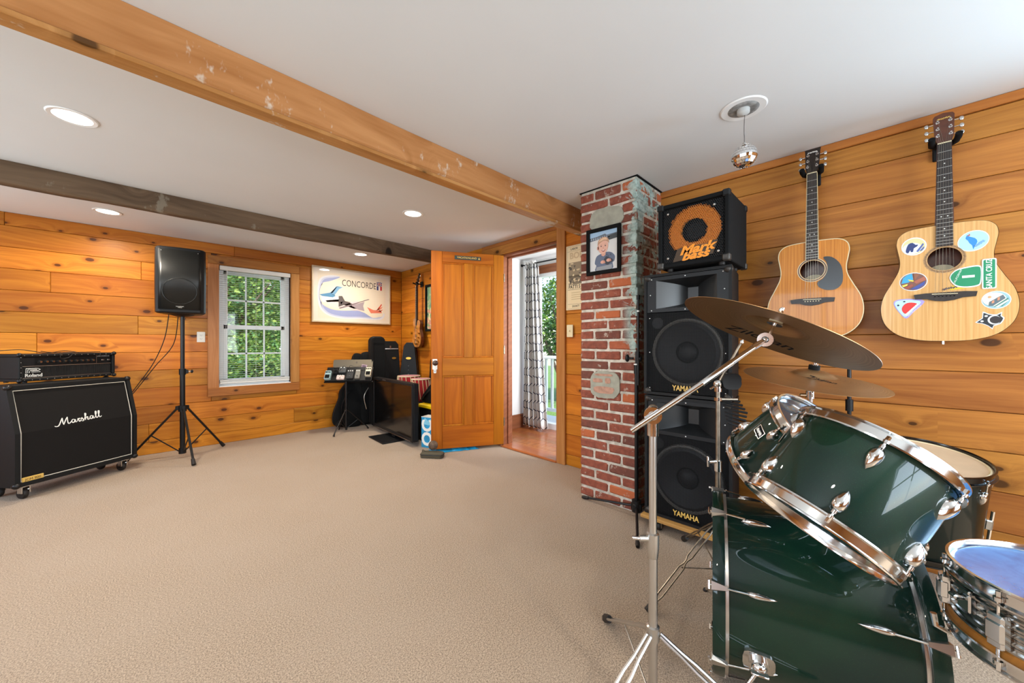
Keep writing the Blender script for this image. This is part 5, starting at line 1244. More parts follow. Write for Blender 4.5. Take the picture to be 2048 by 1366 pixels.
# ---- loudspeaker stack
SX, SY1, SY0 = 2.25, 1.045, .540
def fold_speaker(label, z0, dy, dx=0.0):
    Mx = WF((SX + dx, SY1 + dy, z0), (0, -1, 0)); s = thing('loudspeaker', label, 'loudspeaker', Mx, 'two-way loudspeakers stacked by the chimney')
    w, h, d = .492, .742, .37
    c_ = MB(); 
    tp = .055                                              # the cabinet narrows towards its back
    def wedge(a0, a1, b0, b1, y0, y1, m_='tolex'):          # x limits at the front, at the back
        c_.add([(a0, y0, 0), (a1, y0, 0), (a1, y1, 0), (a0, y1, 0), (b0, y0, -d), (b1, y0, -d), (b1, y1, -d), (b0, y1, -d)], [(0, 1, 2, 3), (4, 7, 6, 5), (0, 4, 5, 1), (1, 5, 6, 2), (2, 6, 7, 3), (3, 7, 4, 0)], m_)
    wedge(0, .016, tp, tp + .016, 0, h); wedge(w - .016, w, w - tp - .016, w - tp, 0, h)
    wedge(.016, w - .016, tp + .016, w - tp - .016, 0, .016); wedge(.016, w - .016, tp + .016, w - tp - .016, h - .016, h)
    c_.box(tp + .016, w - tp - .016, .016, h - .016, -d, -d + .015, 'black_matte'); c_.obj('cabinet', s, smooth=False)
    # horn: a flared mouth cut in a plate
    hy0, hy1 = h - .235, h - .018; X0, X1 = .018, w - .018; mx0, mx1, my0, my1 = .075, w - .075, hy0 + .022, hy1 - .022
    hb_ = MB(); zf = -.008
    vs = [(X0, hy0, zf), (X1, hy0, zf), (X1, hy1, zf), (X0, hy1, zf), (mx0, my0, zf), (mx1, my0, zf), (mx1, my1, zf), (mx0, my1, zf)]
    fs = [(0, 1, 5, 4), (1, 2, 6, 5), (2, 3, 7, 6), (3, 0, 4, 7)]
    hb_.add(vs, fs, 'black_plastic'); hb_.box(X0, X1, hy0, hy1, -.03, -.02, 'black_matte', 0) if 0 else None
    xm, ym = w / 2, (my0 + my1) / 2; L = 7; vs = []; fs = []
    for k in range(L):
        t_ = k / (L - 1); q = 1 - t_; sx_ = .03 + (((mx1 - mx0) / 2) - .03) * (q ** 1.25); sy_ = .045 + ((my1 - my0) / 2 - .045) * (q ** .8); z = zf - .135 * t_
        vs += [(xm - sx_, ym - sy_, z), (xm + sx_, ym - sy_, z), (xm + sx_, ym + sy_, z), (xm - sx_, ym + sy_, z)]
    for k in range(L - 1):
        for i in range(4): fs.append((k * 4 + i, k * 4 + (i + 1) % 4, k * 4 + 4 + (i + 1) % 4, k * 4 + 4 + i))
    fs.append(tuple((L - 1) * 4 + i for i in range(4)))
    hb_.add(vs, fs, 'horn'); hb_.obj('horn', s, angle=30)
    for x, y in ((mx0 - .03, hy1 - .012), (mx1 + .03, hy1 - .012), (xm, hy1 - .010), (mx0 - .03, hy0 + .012), (mx1 + .03, hy0 + .012), (xm, hy0 + .010), (X0 + .02, ym), (X1 - .02, ym)): MB().ell((x, y, zf), (.004, .004, .0022), 'satin_steel', 8, 4).obj('screw', s)
    # woofer behind a wire grille
    wy = .262; 
    MB().box(X0, X1, .018, hy0 - .002, -.050, -.042, 'black_matte').obj('baffle', s, smooth=False)
    wf_ = MB().lathe([(.0001, .030), (.03, .026), (.052, .012), (.056, .004), (.15, .026), (.165, .034), (.182, .026)], 'cone', 48, T(w / 2, wy, -.048)).obj('woofer', s)
    MB().lathe([(.182, .026), (.190, .034), (.199, .030), (.203, .010)], 'surround', 56, T(w / 2, wy, -.048)).obj('surround', wf_)
    MB().cyl((.070, hy0 - .065, -.041), (.070, hy0 - .065, -.0395), .035, pmat('020202'), n=24).obj('port', s)
    gm = MB(); nxg, nyg = 66, 66; gx0, gx1, gy0, gy1 = X0 + .002, X1 - .002, .022, hy0 - .006
    for i in range(nxg + 1): x = gx0 + (gx1 - gx0) * i / nxg; gm.box(x - .00075, x + .00075, gy0, gy1, -.0115, -.0100, 'grille_wire')
    for i in range(nyg + 1): y = gy0 + (gy1 - gy0) * i / nyg; gm.box(gx0, gx1, y - .0007, y + .0007, -.0130, -.0116, 'grille_wire')
    o = gm.obj('grille', s, smooth=False); o['kind'] = 'stuff'
    text('brand_lettering', 'YAMAHA', .044, 'gold_print', s, T(w / 2, .048, -.0085), bold=.022, sx=.80)
    for x in (X0 + .015, X1 - .015):
        for y in (.04, hy0 - .035, .26): MB().ell((x, y, -.009), (.0035, .0035, .002), 'satin_steel', 8, 4).obj('screw', s)
    for x in (.020, w - .020):
        for y in (.021, h - .021): MB().ell((x, y, -.016), (.023, .021, .022), 'corner_worn', 12, 8).obj('corner_cap', s)
    return s
M['horn'] = plain('horn_plastic', '1f2021', .33, spec=.5)
M['cone'] = plain('cone_paper', '1c1c1e', .6)
M['surround'] = plain('surround', '66625c', .5)
M['grille_wire'] = plain('grille_wire', '1b1b1c', .55, spec=.2)
M['corner_worn'] = plain('corner_worn', '3a3632', .5, vary=.5, scale=60, metal=.3)
fold_speaker('lower of the two black loudspeakers by the chimney, resting on the wooden dolly', .088, 0.0, .01)
fold_speaker('upper of the two black loudspeakers by the chimney, under the orange-ringed bass cabinet', .838, 0.0, 0.0)
dl = thing('wooden_dolly', 'low plywood dolly on casters under the speaker stack', 'dolly', WF((SX - .03, SY1 + .01, 0), (0, -1, 0)))
M['ply'] = wood('plywood', 'c79a5c', 'a97a42', knots=0, vary=.02)
MB().box(0, .53, .066, .086, -.46, 0, 'ply', .002).obj('board', dl, smooth=False)
for x in (.10, .47):
    for z in (-.05, -.40):
        c_ = MB().box(x - .025, x + .025, .058, .066, z - .03, z + .03, 'old_steel').box(x - .02, x - .014, .02, .06, z - .015, z + .015, 'old_steel').box(x + .014, x + .02, .02, .06, z - .015, z + .015, 'old_steel').obj('caster', dl, smooth=False)
        MB().lathe([(.006, -.012), (.024, -.012), (.027, -.007), (.027, .007), (.024, .012), (.006, .012)], 'rubber', 20, T(x, .027, z) @ RY(PI / 2)).obj('wheel', c_)
# ---- bass cabinet on top
MX_ = WF((2.20, .934, 1.600), (0, -1, 0)); mb_ = thing('bass_cabinet', 'cube bass speaker cabinet with an orange ring behind its grille, topmost of the stack', 'speaker cabinet', MX_)
w = .380; h = .372; d = .37
c_ = MB()
for q in ((0, .022, 0, h), (w - .022, w, 0, h), (.022, w - .022, 0, .022), (.022, w - .022, h - .022, h)): c_.box(*q, -d, 0, 'carpet_black', .004) if 'carpet_black' in M else c_.box(*q, -d, 0, 'bag_cloth', .004)
c_.box(.022, w - .022, .022, h - .022, -d, -d + .015, 'black_matte'); c_.obj('cabinet', mb_, smooth=False)
MB().box(.022, w - .022, .022, h - .022, -.06, -.045, 'black_matte').obj('baffle', mb_, smooth=False)
MB().lathe([(.0001, .012), (.045, .010), (.062, -.012), (.068, -.016)], 'cone', 40, T(.20, .195, -.040)).lathe([(.140, -.006), (.147, .002), (.155, -.004)], 'black_plastic', 44, T(.20, .195, -.040)).obj('woofer', mb_)
# ring glows orange through the holes: printed felt ring standing behind the perforated grille
MB().lathe([(.068, .0), (.068, .004), (.135, .004), (.135, 0)], 'orange_print', 48, T(.20, .195, -.030)).obj('orange_ring', mb_)
gx0, gx1, gy0, gy1 = .030, w - .030, .030, h - .030
def perforated(x0, x1, y0, y1, pitch, rad, z, fn):
    mb = MB(); py = pitch * .866; ny = int((y1 - y0) / py); nx = int((x1 - x0) / pitch)
    for j in range(ny + 1):
        for i in range(nx + 1):
            cx_ = x0 + pitch * (i + (.5 if j % 2 else 0)); cy_ = y0 + py * j
            if cx_ > x1 + .001: continue
            vs = []; fs = []
            for k in range(6):
                a = PI / 6 + k * PI / 3; vs.append((cx_ + pitch / math.sqrt(3) * math.cos(a), cy_ + pitch / math.sqrt(3) * math.sin(a), z)); 
            for k in range(6):
                a = PI / 6 + k * PI / 3; vs.append((cx_ + rad * math.cos(a), cy_ + rad * math.sin(a), z))
            for k in range(6): vs.append((vs[6 + k][0], vs[6 + k][1], z - .0015))
            fs = [(k, (k + 1) % 6, 6 + (k + 1) % 6, 6 + k) for k in range(6)] + [(6 + k, 6 + (k + 1) % 6, 12 + (k + 1) % 6, 12 + k) for k in range(6)]
            mb.add(vs, fs, fn(cx_, cy_))
    return mb
def ringcol(x, y):
    r_ = math.hypot(x - .20, y - .195)
    return 'orange_mesh' if .068 < r_ < .140 and not (y < .10 and x > .1) else 'grille_wire'
M['orange_mesh'] = plain('orange_mesh', 'a85c0c', .5)
o = perforated(gx0, gx1, gy0, gy1, .0108, .0042, -.012, ringcol).obj('grille', mb_, smooth=False); o['kind'] = 'stuff'
tl_ = MB(); tl_.prism([(.085, .028), (.300, .045), (.325, .118), (.295, .118), (.290, .108), (.175, .104), (.125, .104), (.110, .098)], -.0095, -.0080, pmat('3a2508')).obj('logo_backing', mb_, smooth=False)
text('logo_lettering', 'Mark', .066, 'orange_print', mb_, T(.212, .088, -.0078) @ RZ(R(3)), bold=.04, shear=.35, sx=1.30)
text('logo_lettering', 'bass', .060, 'orange_print', mb_, T(.205, .052, -.0078) @ RZ(R(3)), bold=.04, shear=.35, sx=1.40)
for x, y in ((.055, .055), (w - .055, .055), (.055, h - .055), (w - .075, h - .06)): MB().ell((x, y, -.010), (.007, .007, .004), 'satin_steel', 10, 5).obj('grille_bolt', mb_)
for x in (.014, w - .014):
    for y in (.014, h - .014):
        for z in (-.012, -d + .012): MB().box(x - .019, x + .019, y - .019, y + .019, z - .018, z + .018, 'corner_worn' if y < .1 else 'black_plastic', .006).obj('corner_cap', mb_, smooth=False)
for x in (.05, w - .05):
    for z in (-.06, -.31): MB().cyl((x, -.016, z), (x, 0, z), .016, 'rubber', n=12).obj('foot', mb_)
# ---- framed photograph on the chimney
pf = thing('framed_photo', 'black-framed photograph of a toddler in a grey-blue shirt, hung on the brick', 'framed photo', WF((CX0 - .013, 1.546, 1.658), (0, -1, 0)))
fw, fh = .278, .338; f_ = MB()
for q in ((0, fw, 0, .026), (0, fw, fh - .026, fh), (0, .026, .026, fh - .026), (fw - .026, fw, .026, fh - .026)): f_.box(*q, 0, .018, 'black_matte', .002)
part(f_, 'frame', pf)
ph_ = MB(); z = .004
flat(ph_, [(.026, .026), (fw - .026, .026), (fw - .026, fh - .026), (.026, fh - .026)], 'd3d2d0', z)
def A(pts): return [(.026 + x * (fw - .052), .026 + (1 - y) * (fh - .052)) for x, y in pts]
flat(ph_, A([(0, 0), (1, 0), (1, .10), (0, .16)]), '9dbad4', z + .0003)
flat(ph_, A([(0, .13), (.25, .12), (.55, .08), (.62, .12), (1, .10), (1, .20), (.7, .24), (.4, .19), (0, .22)]), '5b6470', z + .0006)
flat(ph_, A([(.62, .16), (.95, .12), (1, .18), (.98, .24), (.7, .26)]), '3c4246', z + .0009)
for i in range(9): flat(ph_, A([(.03 + .08 * i, .19), (.06 + .08 * i, .12), (.08 + .08 * i, .19)]), 'aab4bd', z + .0009)
flat(ph_, A(catm2([(.18, .80), (.22, .66), (.30, .60), (.45, .57), (.62, .55), (.78, .58), (.90, .68), (.88, .80), (.82, .84), (.80, 1.0), (.22, 1.0), (.24, .86)], 3)), '5a657c', z + .0012)
flat(ph_, A([(.25, .90), (.80, .88), (.80, 1.0), (.23, 1.0)]), '8f9296', z + .0015)
flat(ph_, A([(.42, .56), (.58, .55), (.57, .62), (.50, .65), (.43, .62)]), 'cf9a86', z + .0015)
flat(ph_, A(oval(.485, .385, .185, .20, 26)), 'dba995', z + .0018)
flat(ph_, A(oval(.30, .42, .035, .05, 12)), 'cc8f7c', z + .0018)
flat(ph_, A(catm2([(.29, .36), (.31, .24), (.42, .17), (.56, .16), (.67, .22), (.70, .34), (.66, .30), (.56, .26), (.44, .27), (.34, .32)], 3)), 'b98e72', z + .0021)
flat(ph_, A(catm2([(.33, .26), (.44, .19), (.58, .18), (.64, .24), (.52, .23), (.42, .25)], 3)), 'd8b595', z + .0024)
for x in (.42, .57): flat(ph_, A(oval(x, .385, .024, .014, 12)), '4a3a38', z + .0024); flat(ph_, A([(x - .035, .355), (x + .035, .350), (x + .03, .343), (x - .03, .347)]), 'a07a62', z + .0024)
flat(ph_, A([(.49, .38), (.515, .45), (.475, .45)]), 'c98f7c', z + .0021)
flat(ph_, A(catm2([(.43, .485), (.50, .495), (.57, .475), (.54, .52), (.48, .53)], 3)), '8f4640', z + .0024); flat(ph_, A([(.45, .490), (.55, .484), (.53, .502), (.47, .505)]), 'efe6e0', z + .0027)
flat(ph_, A(catm2([(.52, .74), (.60, .66), (.70, .70), (.80, .74), (.84, .80), (.74, .84), (.66, .88), (.56, .84)], 3)), '2d323c', z + .0024)
for c0_ in ((.47, .79), (.68, .765)):
    flat(ph_, A(oval(c0_[0], c0_[1], .075, .042, 16)), 'd7a08c', z + .0027)
    for k in range(4): flat(ph_, A(oval(c0_[0] + .052 + .006 * k, c0_[1] - .022 + .016 * k, .036, .010, 10)), 'c98f7b', z + .0030)
for x, y in ((.56, .70), (.60, .62), (.66, .67), (.74, .64)): flat(ph_, A([(x, y), (x + .02, y - .04), (x + .035, y + .02)]), '3b414d', z + .0030)
ph_.obj('photo_print', pf, smooth=False)
# ---- band poster and light switch on the door wall
def DWP(y, z): 
    s_ = ydw(y); p = DW1 + dwd * s_; n_ = Vector((0, 0, 1)).cross(dwd) * -1; n_ = dwd.cross(Vector((0, 0, 1)))
    return WF(p + n_ * .016 + Vector((0, 0, z)), dwd)
bp = thing('concert_poster', 'cream concert poster half hidden behind the chimney', 'poster', DWP(2.088, 1.468))
part(MB().box(0, .42, 0, .60, 0, .002, pmat('e2cfa8')), 'sheet', bp)
ink = MB(); 
for q in ((.012, .408, .588, .5895), (.012, .408, .545, .5462), (.012, .408, .010, .0115), (.012, .0135, .0115, .588), (.4065, .408, .0115, .588), (.02, .40, .052, .054), (.02, .40, .186, .189)): ink.box(*q, .002, .0024, pmat('4a4136'))
ink.obj('rules', bp, smooth=False)
text('poster_lettering', 'LABOR', .026, pmat('5a5044'), bp, T(.05, .566, .0022), bold=.02, align='LEFT')
text('poster_lettering', 'BOB DYLAN', .062, pmat('cdb58c'), bp, T(.20, .500, .0022), bold=.02, sx=.95) if 0 else text('poster_lettering', 'BOB', .080, pmat('c8b08a'), bp, T(.04, .500, .0022), bold=.03, align='LEFT')
rg = random.Random(12)
for a, b_, hx in ((.30, .44, '8a7a60'), (.235, .32, '7c6d56')):
    p_ = MB(); flat(p_, [(.028, a), (.395, a), (.395, b_), (.028, b_)], hx, .0024)
    for k in range(46):
        x, y = rg.uniform(.035, .385), rg.uniform(a + .01, b_ - .01); flat(p_, blob(x, y, rg.uniform(.006, .018), rg.uniform(.004, .012), 9, k, 2, .3), rg.choice(('3d3529', 'cbb78f', '5b4f3d', 'e0cda4')), .0028 + .00002 * k)
    p_.obj('halftone_picture', bp, smooth=False)
text('poster_lettering', 'PATTI S', .048, pmat('2b2620'), bp, T(.028, .212, .0022), bold=.02, sx=.82, align='LEFT')
for k in range(4): text('poster_lettering', 'ON THE GREEN STAGE AT DUSK', .012, pmat('a8946e'), bp, T(.20, .150 - .022 * k, .0022)) if 0 else None
sm_ = MB()
for k in range(4): sm_.box(.06, .36 - .03 * (k % 2), .095 + .020 * k, .101 + .020 * k, .002, .0023, pmat('bfa97f'))
sm_.obj('fine_print', bp, smooth=False)
text('poster_lettering', "DON'T", .026, pmat('5a5044'), bp, T(.07, .032, .0022), bold=.02, align='LEFT')
sw = thing('light_switch', 'ivory light switch between the door casing and the chimney', 'light switch', DWP(2.075, 1.272))
part(MB().box(-.036, .036, -.058, .058, 0, .006, 'ivory', .003), 'cover_plate', sw, Mx=T(.03, 0, 0)); part(MB().box(.024, .036, -.012, .012, .006, .008, 'ivory').box(.026, .034, -.006, .006, .007, .018, 'ivory', .001, ), 'toggle', sw)
# ---- electric guitar and framed art in the far corner of the door wall
EG = DWP(4.73, 1.10)
eg = thing('electric_guitar', 'figured brown electric guitar with gold hardware, hanging on its side arm in the far corner', 'guitar', EG @ T(0, 0, .085) @ RY(R(-8)))
hh = [(0, 0), (.09, .012), (.150, .06), (.165, .13), (.140, .20), (.112, .25), (.118, .30), (.132, .345), (.105, .385), (.05, .392), (.028, .36)]
lf = [(-.028, .40), (-.07, .425), (-.118, .415), (-.135, .37), (-.120, .31), (-.108, .25), (-.135, .19), (-.160, .12), (-.145, .055), (-.085, .012)]
MB().prism(catm2(hh + lf, 4), -.040, .0, 'mahogany').prism([(x * .985, y * .985 + .003) for x, y in catm2(hh + lf, 4)], .0, .006, 'burl').obj('body', eg, angle=50)
MB().box(-.020, .020, .33, .89, -.016, .008, 'mahogany', .006).obj('neck', eg, smooth=False)
efb = MB().prism([(-.026, .32), (.026, .32), (.021, .885), (-.021, .885)], .008, .013, 'rosewood').obj('fretboard', eg, smooth=False)
for i in range(1, 22): MB().box(-.022, .022, .885 - .58 * (1 - 2 ** (-i / 12)) * 1.3, .8865 - .58 * (1 - 2 ** (-i / 12)) * 1.3, .013, .0145, 'satin_steel').obj('fret', efb, smooth=False) if .885 - .58 * (1 - 2 ** (-i / 12)) * 1.3 > .33 else None
hs_ = MB().prism([(-.022, 0), (.024, 0), (.036, .05), (.020, .19), (-.018, .205), (-.034, .05)], -.014, 0, 'rosewood').obj('headstock', eg, T(0, .885, .006) @ RX(R(-12)), smooth=False)
for s in (-1, 1):
    for i in range(3): MB().cyl((s * .018, .05 + .05 * i, 0), (s * .018, .05 + .05 * i, .016), .005, 'brass', n=8).ell((s * .048, .05 + .05 * i, -.008), (.012, .010, .006), 'chrome', 10, 6).obj('tuner', hs_)
for y in (.29, .17): MB().box(-.040, .040, y - .018, y + .018, .006, .014, 'brass', .003).obj('pickup', eg, smooth=False)
MB().box(-.044, .044, .105, .119, .006, .020, 'brass', .003).box(-.035, .035, .045, .060, .006, .018, 'brass', .003).obj('bridge', eg, smooth=False)
for x, y in ((.095, .085), (.105, .14), (.060, .05), (.12, .20)): MB().cyl((x, y, .006), (x, y, .024), .012, 'brass', n=14).obj('knob', eg)
MB().cyl((-.012, .06, .018), (-.010, .885, .016), .0005, 'old_steel', n=4).cyl((.0, .06, .018), (.0, .885, .016), .0005, 'old_steel', n=4).cyl((.012, .06, .018), (.010, .885, .016), .0005, 'old_steel', n=4).obj('strings', eg)
hg = thing('guitar_hanger', 'black arm hanger holding the electric guitar in the far corner', 'guitar hanger', DWP(4.73, 2.02))
MB().box(-.03, .03, -.04, .04, 0, .014, 'black_plastic', .004).obj('wall_plate', hg, smooth=False)
MB().tube([(0, 0, .01), (0, 0, .055)], .007, 'black_metal', 8).tube([(-.040, .012, .125), (-.038, 0, .08), (0, -.004, .055), (.038, 0, .08), (.040, .012, .125)], .010, 'black_matte', 8).obj('yoke', hg)
fa = thing('framed_artwork', 'narrow black-framed colourful artwork mostly hidden behind the open door', 'framed artwork', DWP(4.60, 1.33))
f_ = MB(); fw, fh = .50, .66
for q in ((0, fw, 0, .03), (0, fw, fh - .03, fh), (0, .03, .03, fh - .03), (fw - .03, fw, .03, fh - .03)): f_.box(*q, 0, .03, 'black_matte', .003)
part(f_, 'frame', fa)
m, t, b = newmat('art_print'); v = coord(t); nn = t.nodes.new('ShaderNodeTexNoise'); t.links.new(v, nn.inputs['Vector']); nn.inputs['Scale'].default_value = 9; nn.inputs['Detail'].default_value = 3; nn.inputs['Distortion'].default_value = 1.5
f0 = X(t, nn.outputs[0]); x_, y_, z_ = sep(t, v)
c = mix(t, f0.step(.42, .5), lin('c98a7a'), lin('6f9a6a')); c = mix(t, f0.step(.53, .56), c, lin('2f3f58')); c = mix(t, noise(t, v, 17, 2).step(.55, .6), c, lin('d9cf9a')); c = mix(t, y_.step(.28, .36) * .6, c, lin('7ea87a'))
t.links.new(c, b.inputs['Base Color']); M['art'] = m
part(MB().box(.03, fw - .03, .03, fh - .03, 0, .008, 'art'), 'print', fa)
# ---- microphone stand folded against the chimney corner
MS = Vector((2.318, 1.128, 0))
ms = thing('microphone_stand', 'black folding microphone stand between the chimney and the speaker stack', 'microphone stand', MS)
MB().cyl((0, 0, .07), (0, 0, .98), .0125, 'black_metal', n=14).obj('lower_tube', ms); MB().cyl((0, 0, .97), (0, 0, 1.10), .009, 'black_metal', n=12).obj('upper_tube', ms)
MB().cyl((0, 0, .955), (0, 0, 1.01), .017, 'black_plastic', n=14).cyl((0, 0, 1.012), (0, 0, 1.020), .0175, 'white_print', n=14).obj('clutch', ms)
MB().cyl((-.005, .02, 1.055), (-.005, .055, 1.055), .008, 'black_plastic', n=10).ell((-.005, .062, 1.055), (.022, .012, .026), 'black_plastic').ell((.0, -.02, 1.055), (.016, .02, .022), 'black_plastic').obj('boom_knob', ms)
MB().cyl((-.012, -.018, .88), (-.012, -.018, 1.44), .0075, 'black_metal', n=10).cyl((-.012, -.018, 1.36), (-.012, -.018, 1.37), .0085, 'white_print', n=10).cyl((-.012, -.018, 1.44), (-.010, -.018, 1.47), .011, 'black_plastic', n=10).cyl((-.012, -.018, 1.06), (-.012, -.018, 1.10), .012, 'black_plastic', n=10).obj('boom_arm', ms)
MB().cyl((0, 0, .045), (0, 0, .12), .030, 'black_plastic', n=14).box(-.035, .035, -.012, .012, .05, .10, 'black_plastic', .004).box(-.012, .012, -.035, .035, .05, .10, 'black_plastic', .004).obj('leg_hub', ms)
for f in (Vector((.012, .43, .012)), Vector((-.345, -.175, .012)), Vector((.34, -.018, .012))):
    a = f.normalized() * .03 + Vector((0, 0, .075)); lg = MB().tube([a, f], .0085, 'black_metal', 8).obj('leg', ms)
    q = f + (a - f).normalized() * .055; MB().tube([q, q.lerp(f, .6), f], [.011, .013, .010], 'rubber', 10).obj('rubber_foot', lg)
# a second black stand behind the cymbals
m2 = thing('microphone_stand', 'black stand standing behind the cymbals against the guitar wall', 'microphone stand', (2.62, .10, 0))
MB().cyl((0, 0, .02), (0, 0, 1.10), .009, 'black_metal', n=10).cyl((0, 0, .80), (0, 0, .86), .016, 'black_plastic', n=12).tube([(0, 0, 1.10), (.01, .05, 1.17)], .008, 'black_metal', 8).obj('pole', m2)
MB().lathe([(.0001, 0), (.12, 0), (.12, .010), (.03, .022), (.0001, .024)], 'black_metal', 32).obj('round_base', m2)
# ================================================================ the drum kit
def hoop_prof(rs, ze, s, k=1.0):
    """pressed-steel rim: flange at the shell side, rolled lip at the head side; s = +1 top, -1 bottom"""
    return [(rs + a, ze + s * b_ * k) for a, b_ in ((.001, -.014), (.013, -.016), (.0135, -.0125), (.005, -.010), (.004, .008), (.009, .011), (.0085, .014), (.003, .0145), (.001, .010))]
def lug_tear(mb, rs, phi, zc, L, Wd, P_, mat, lean):
    """teardrop lug casing standing on the shell; lean = end (in z) that carries the rod"""
    c_, s_ = math.cos(phi), math.sin(phi); vs = []; fs = []; nu, nv = 14, 9
    for j in range(nv + 1):
        t_ = j / nv; q = math.sin(PI * min(1, max(0, t_))) ** .5 if 0 < t_ < 1 else 0
        fat = .55 + .45 * (t_ if lean > 0 else 1 - t_)
        for i in range(nu + 1):
            a = PI * i / nu
            tx = Wd / 2 * q * fat * math.cos(a); rr = rs - .004 + (.004 + P_ * q * fat) * math.sin(a) ** .8 if 0 < i < nu else rs - .004
            z = zc + L * (t_ - .5)
            vs.append((rr * c_ - tx * s_, rr * s_ + tx * c_, z))
    for j in range(nv):
        for i in range(nu): fs.append((j * (nu + 1) + i, j * (nu + 1) + i + 1, (j + 1) * (nu + 1) + i + 1, (j + 1) * (nu + 1) + i))
    mb.add(vs, fs, mat)
def tension(drum, rs, phi, z0, zh, s, k=1.0):
    c_, s_ = math.cos(phi), math.sin(phi); r_ = rs + .0105
    m_ = MB().cyl((r_ * c_, r_ * s_, z0), (r_ * c_, r_ * s_, zh + s * .004), .0028, 'chrome', n=8)
    m_.cyl((r_ * c_, r_ * s_, zh - s * .004), (r_ * c_, r_ * s_, zh + s * .003), .0065, 'chrome', n=10).cyl((r_ * c_, r_ * s_, zh + s * .003), (r_ * c_, r_ * s_, zh + s * .014), .0042, 'chrome', n=4)
    m_.cyl((r_ * c_, r_ * s_, z0), (r_ * c_, r_ * s_, z0 + s * .008), .0055, 'chrome', n=10)
    return m_.obj('tension_rod', drum)
def tom(name, label, Mx, rs, half, phi0, head_mat, nl=6, grp='rack toms of the green kit', lugz=.060, L=.060):
    d = thing(name, label, 'drum', Mx, grp); hp = half - .014
    MB().lathe([(rs - .007, -hp + .002), (rs - .001, -hp), (rs, -hp + .003), (rs, hp - .003), (rs - .001, hp), (rs - .007, hp - .002)], 'green', 72).obj('shell', d)
    MB().lathe([(.0001, hp + .001), (rs - .006, hp + .001), (rs + .002, hp - .003), (rs + .003, hp - .010)], head_mat, 64).obj('batter_head', d)
    MB().lathe([(.0001, -hp - .001), (rs - .006, -hp - .001), (rs + .002, -hp + .003), (rs + .003, -hp + .010)], 'clear_head', 64).obj('resonant_head', d)
    for s in (1, -1):
        MB().lathe(hoop_prof(rs, s * hp, s), 'chrome', 96, closed=True).obj('hoop', d)
        for i in range(nl):
            a = R(phi0 + 360 / nl * i); z = s * lugz
            lg = MB(); lug_tear(lg, rs, a, z, L, .038, .024, 'chrome', s); lo = lg.obj('lug', d, angle=60)
            tension(lo, rs, a, z + s * L * .42, s * (hp - .013), s)
    return d
t1 = tom('rack_tom', 'larger green rack tom in front, tilted with its chrome rims nearly edge-on', AX((1.26, .06, .782), (.459, -.42, .783)), .162, .130, -2, 'clear_head')
t2 = tom('rack_tom', 'smaller green rack tom behind, its dark batter head turned into view', AX((1.53, .192, .786), (-.178, -.672, .719)), .150, .119, 28, 'clear_head', lugz=.054, L=.052)
# badge on the small tom
def on_shell(rs, phi, z): return RZ(R(phi)) @ T(rs, 0, z) @ Matrix(((0, 0, 1, 0), (1, 0, 0, 0), (0, 1, 0, 0), (0, 0, 0, 1)))
bdg = MB().box(-.021, .021, -.016, .016, 0, .0022, 'chrome', .001).box(-.019, .019, -.014, .014, .0022, .0026, 'black_matte').obj('badge', t2, on_shell(.150, 133, .022), smooth=False)
squiggle('badge_lettering', bdg, T(0, 0, .0028), .030, .014, 'white_print', 11)
bdg = MB().box(-.021, .021, -.016, .016, 0, .0022, 'chrome', .001).box(-.019, .019, -.014, .014, .0022, .0026, 'black_matte').obj('badge', t1, on_shell(.162, 92, .03), smooth=False)
squiggle('head_lettering', t2, T(-.045, .075, .1068) @ RZ(R(60)), .05, .018, 'white_print', 12)
# tom holder arms, from the bass drum to each tom
# ---- bass drum
BF = AX((1.4995, .4323, .300), (.277, -.961, 0)); bd = thing('bass_drum', 'large dark green bass drum lying on its side with chrome claws and lugs', 'drum', BF)
Rb = .277; Lb = .505
MB().lathe([(Rb - .008, .034), (Rb, .036), (Rb, Lb - .036), (Rb - .008, Lb - .034)], 'green', 96).obj('shell', bd)
for z0, z1 in ((0, .034), (Lb - .034, Lb)):
    MB().lathe([(.279, z0), (.291, z0), (.292, z0 + .002), (.292, z1 - .002), (.291, z1), (.279, z1)], 'green', 96, closed=True).obj('hoop', bd)
for z0, z1 in ((.0345, .0435), (Lb - .0435, Lb - .0345)): MB().lathe([(.274, z0), (.2845, z0), (.2845, z1), (.274, z1)], 'satin_steel', 96, closed=True).obj('flesh_hoop', bd)
MB().lathe([(.0001, .028), (.270, .028), (.277, .036)], 'black_matte', 64).obj('front_head', bd); MB().lathe([(.0001, Lb - .028), (.270, Lb - .028), (.277, Lb - .036)], 'tan_head', 64).obj('batter_head', bd)
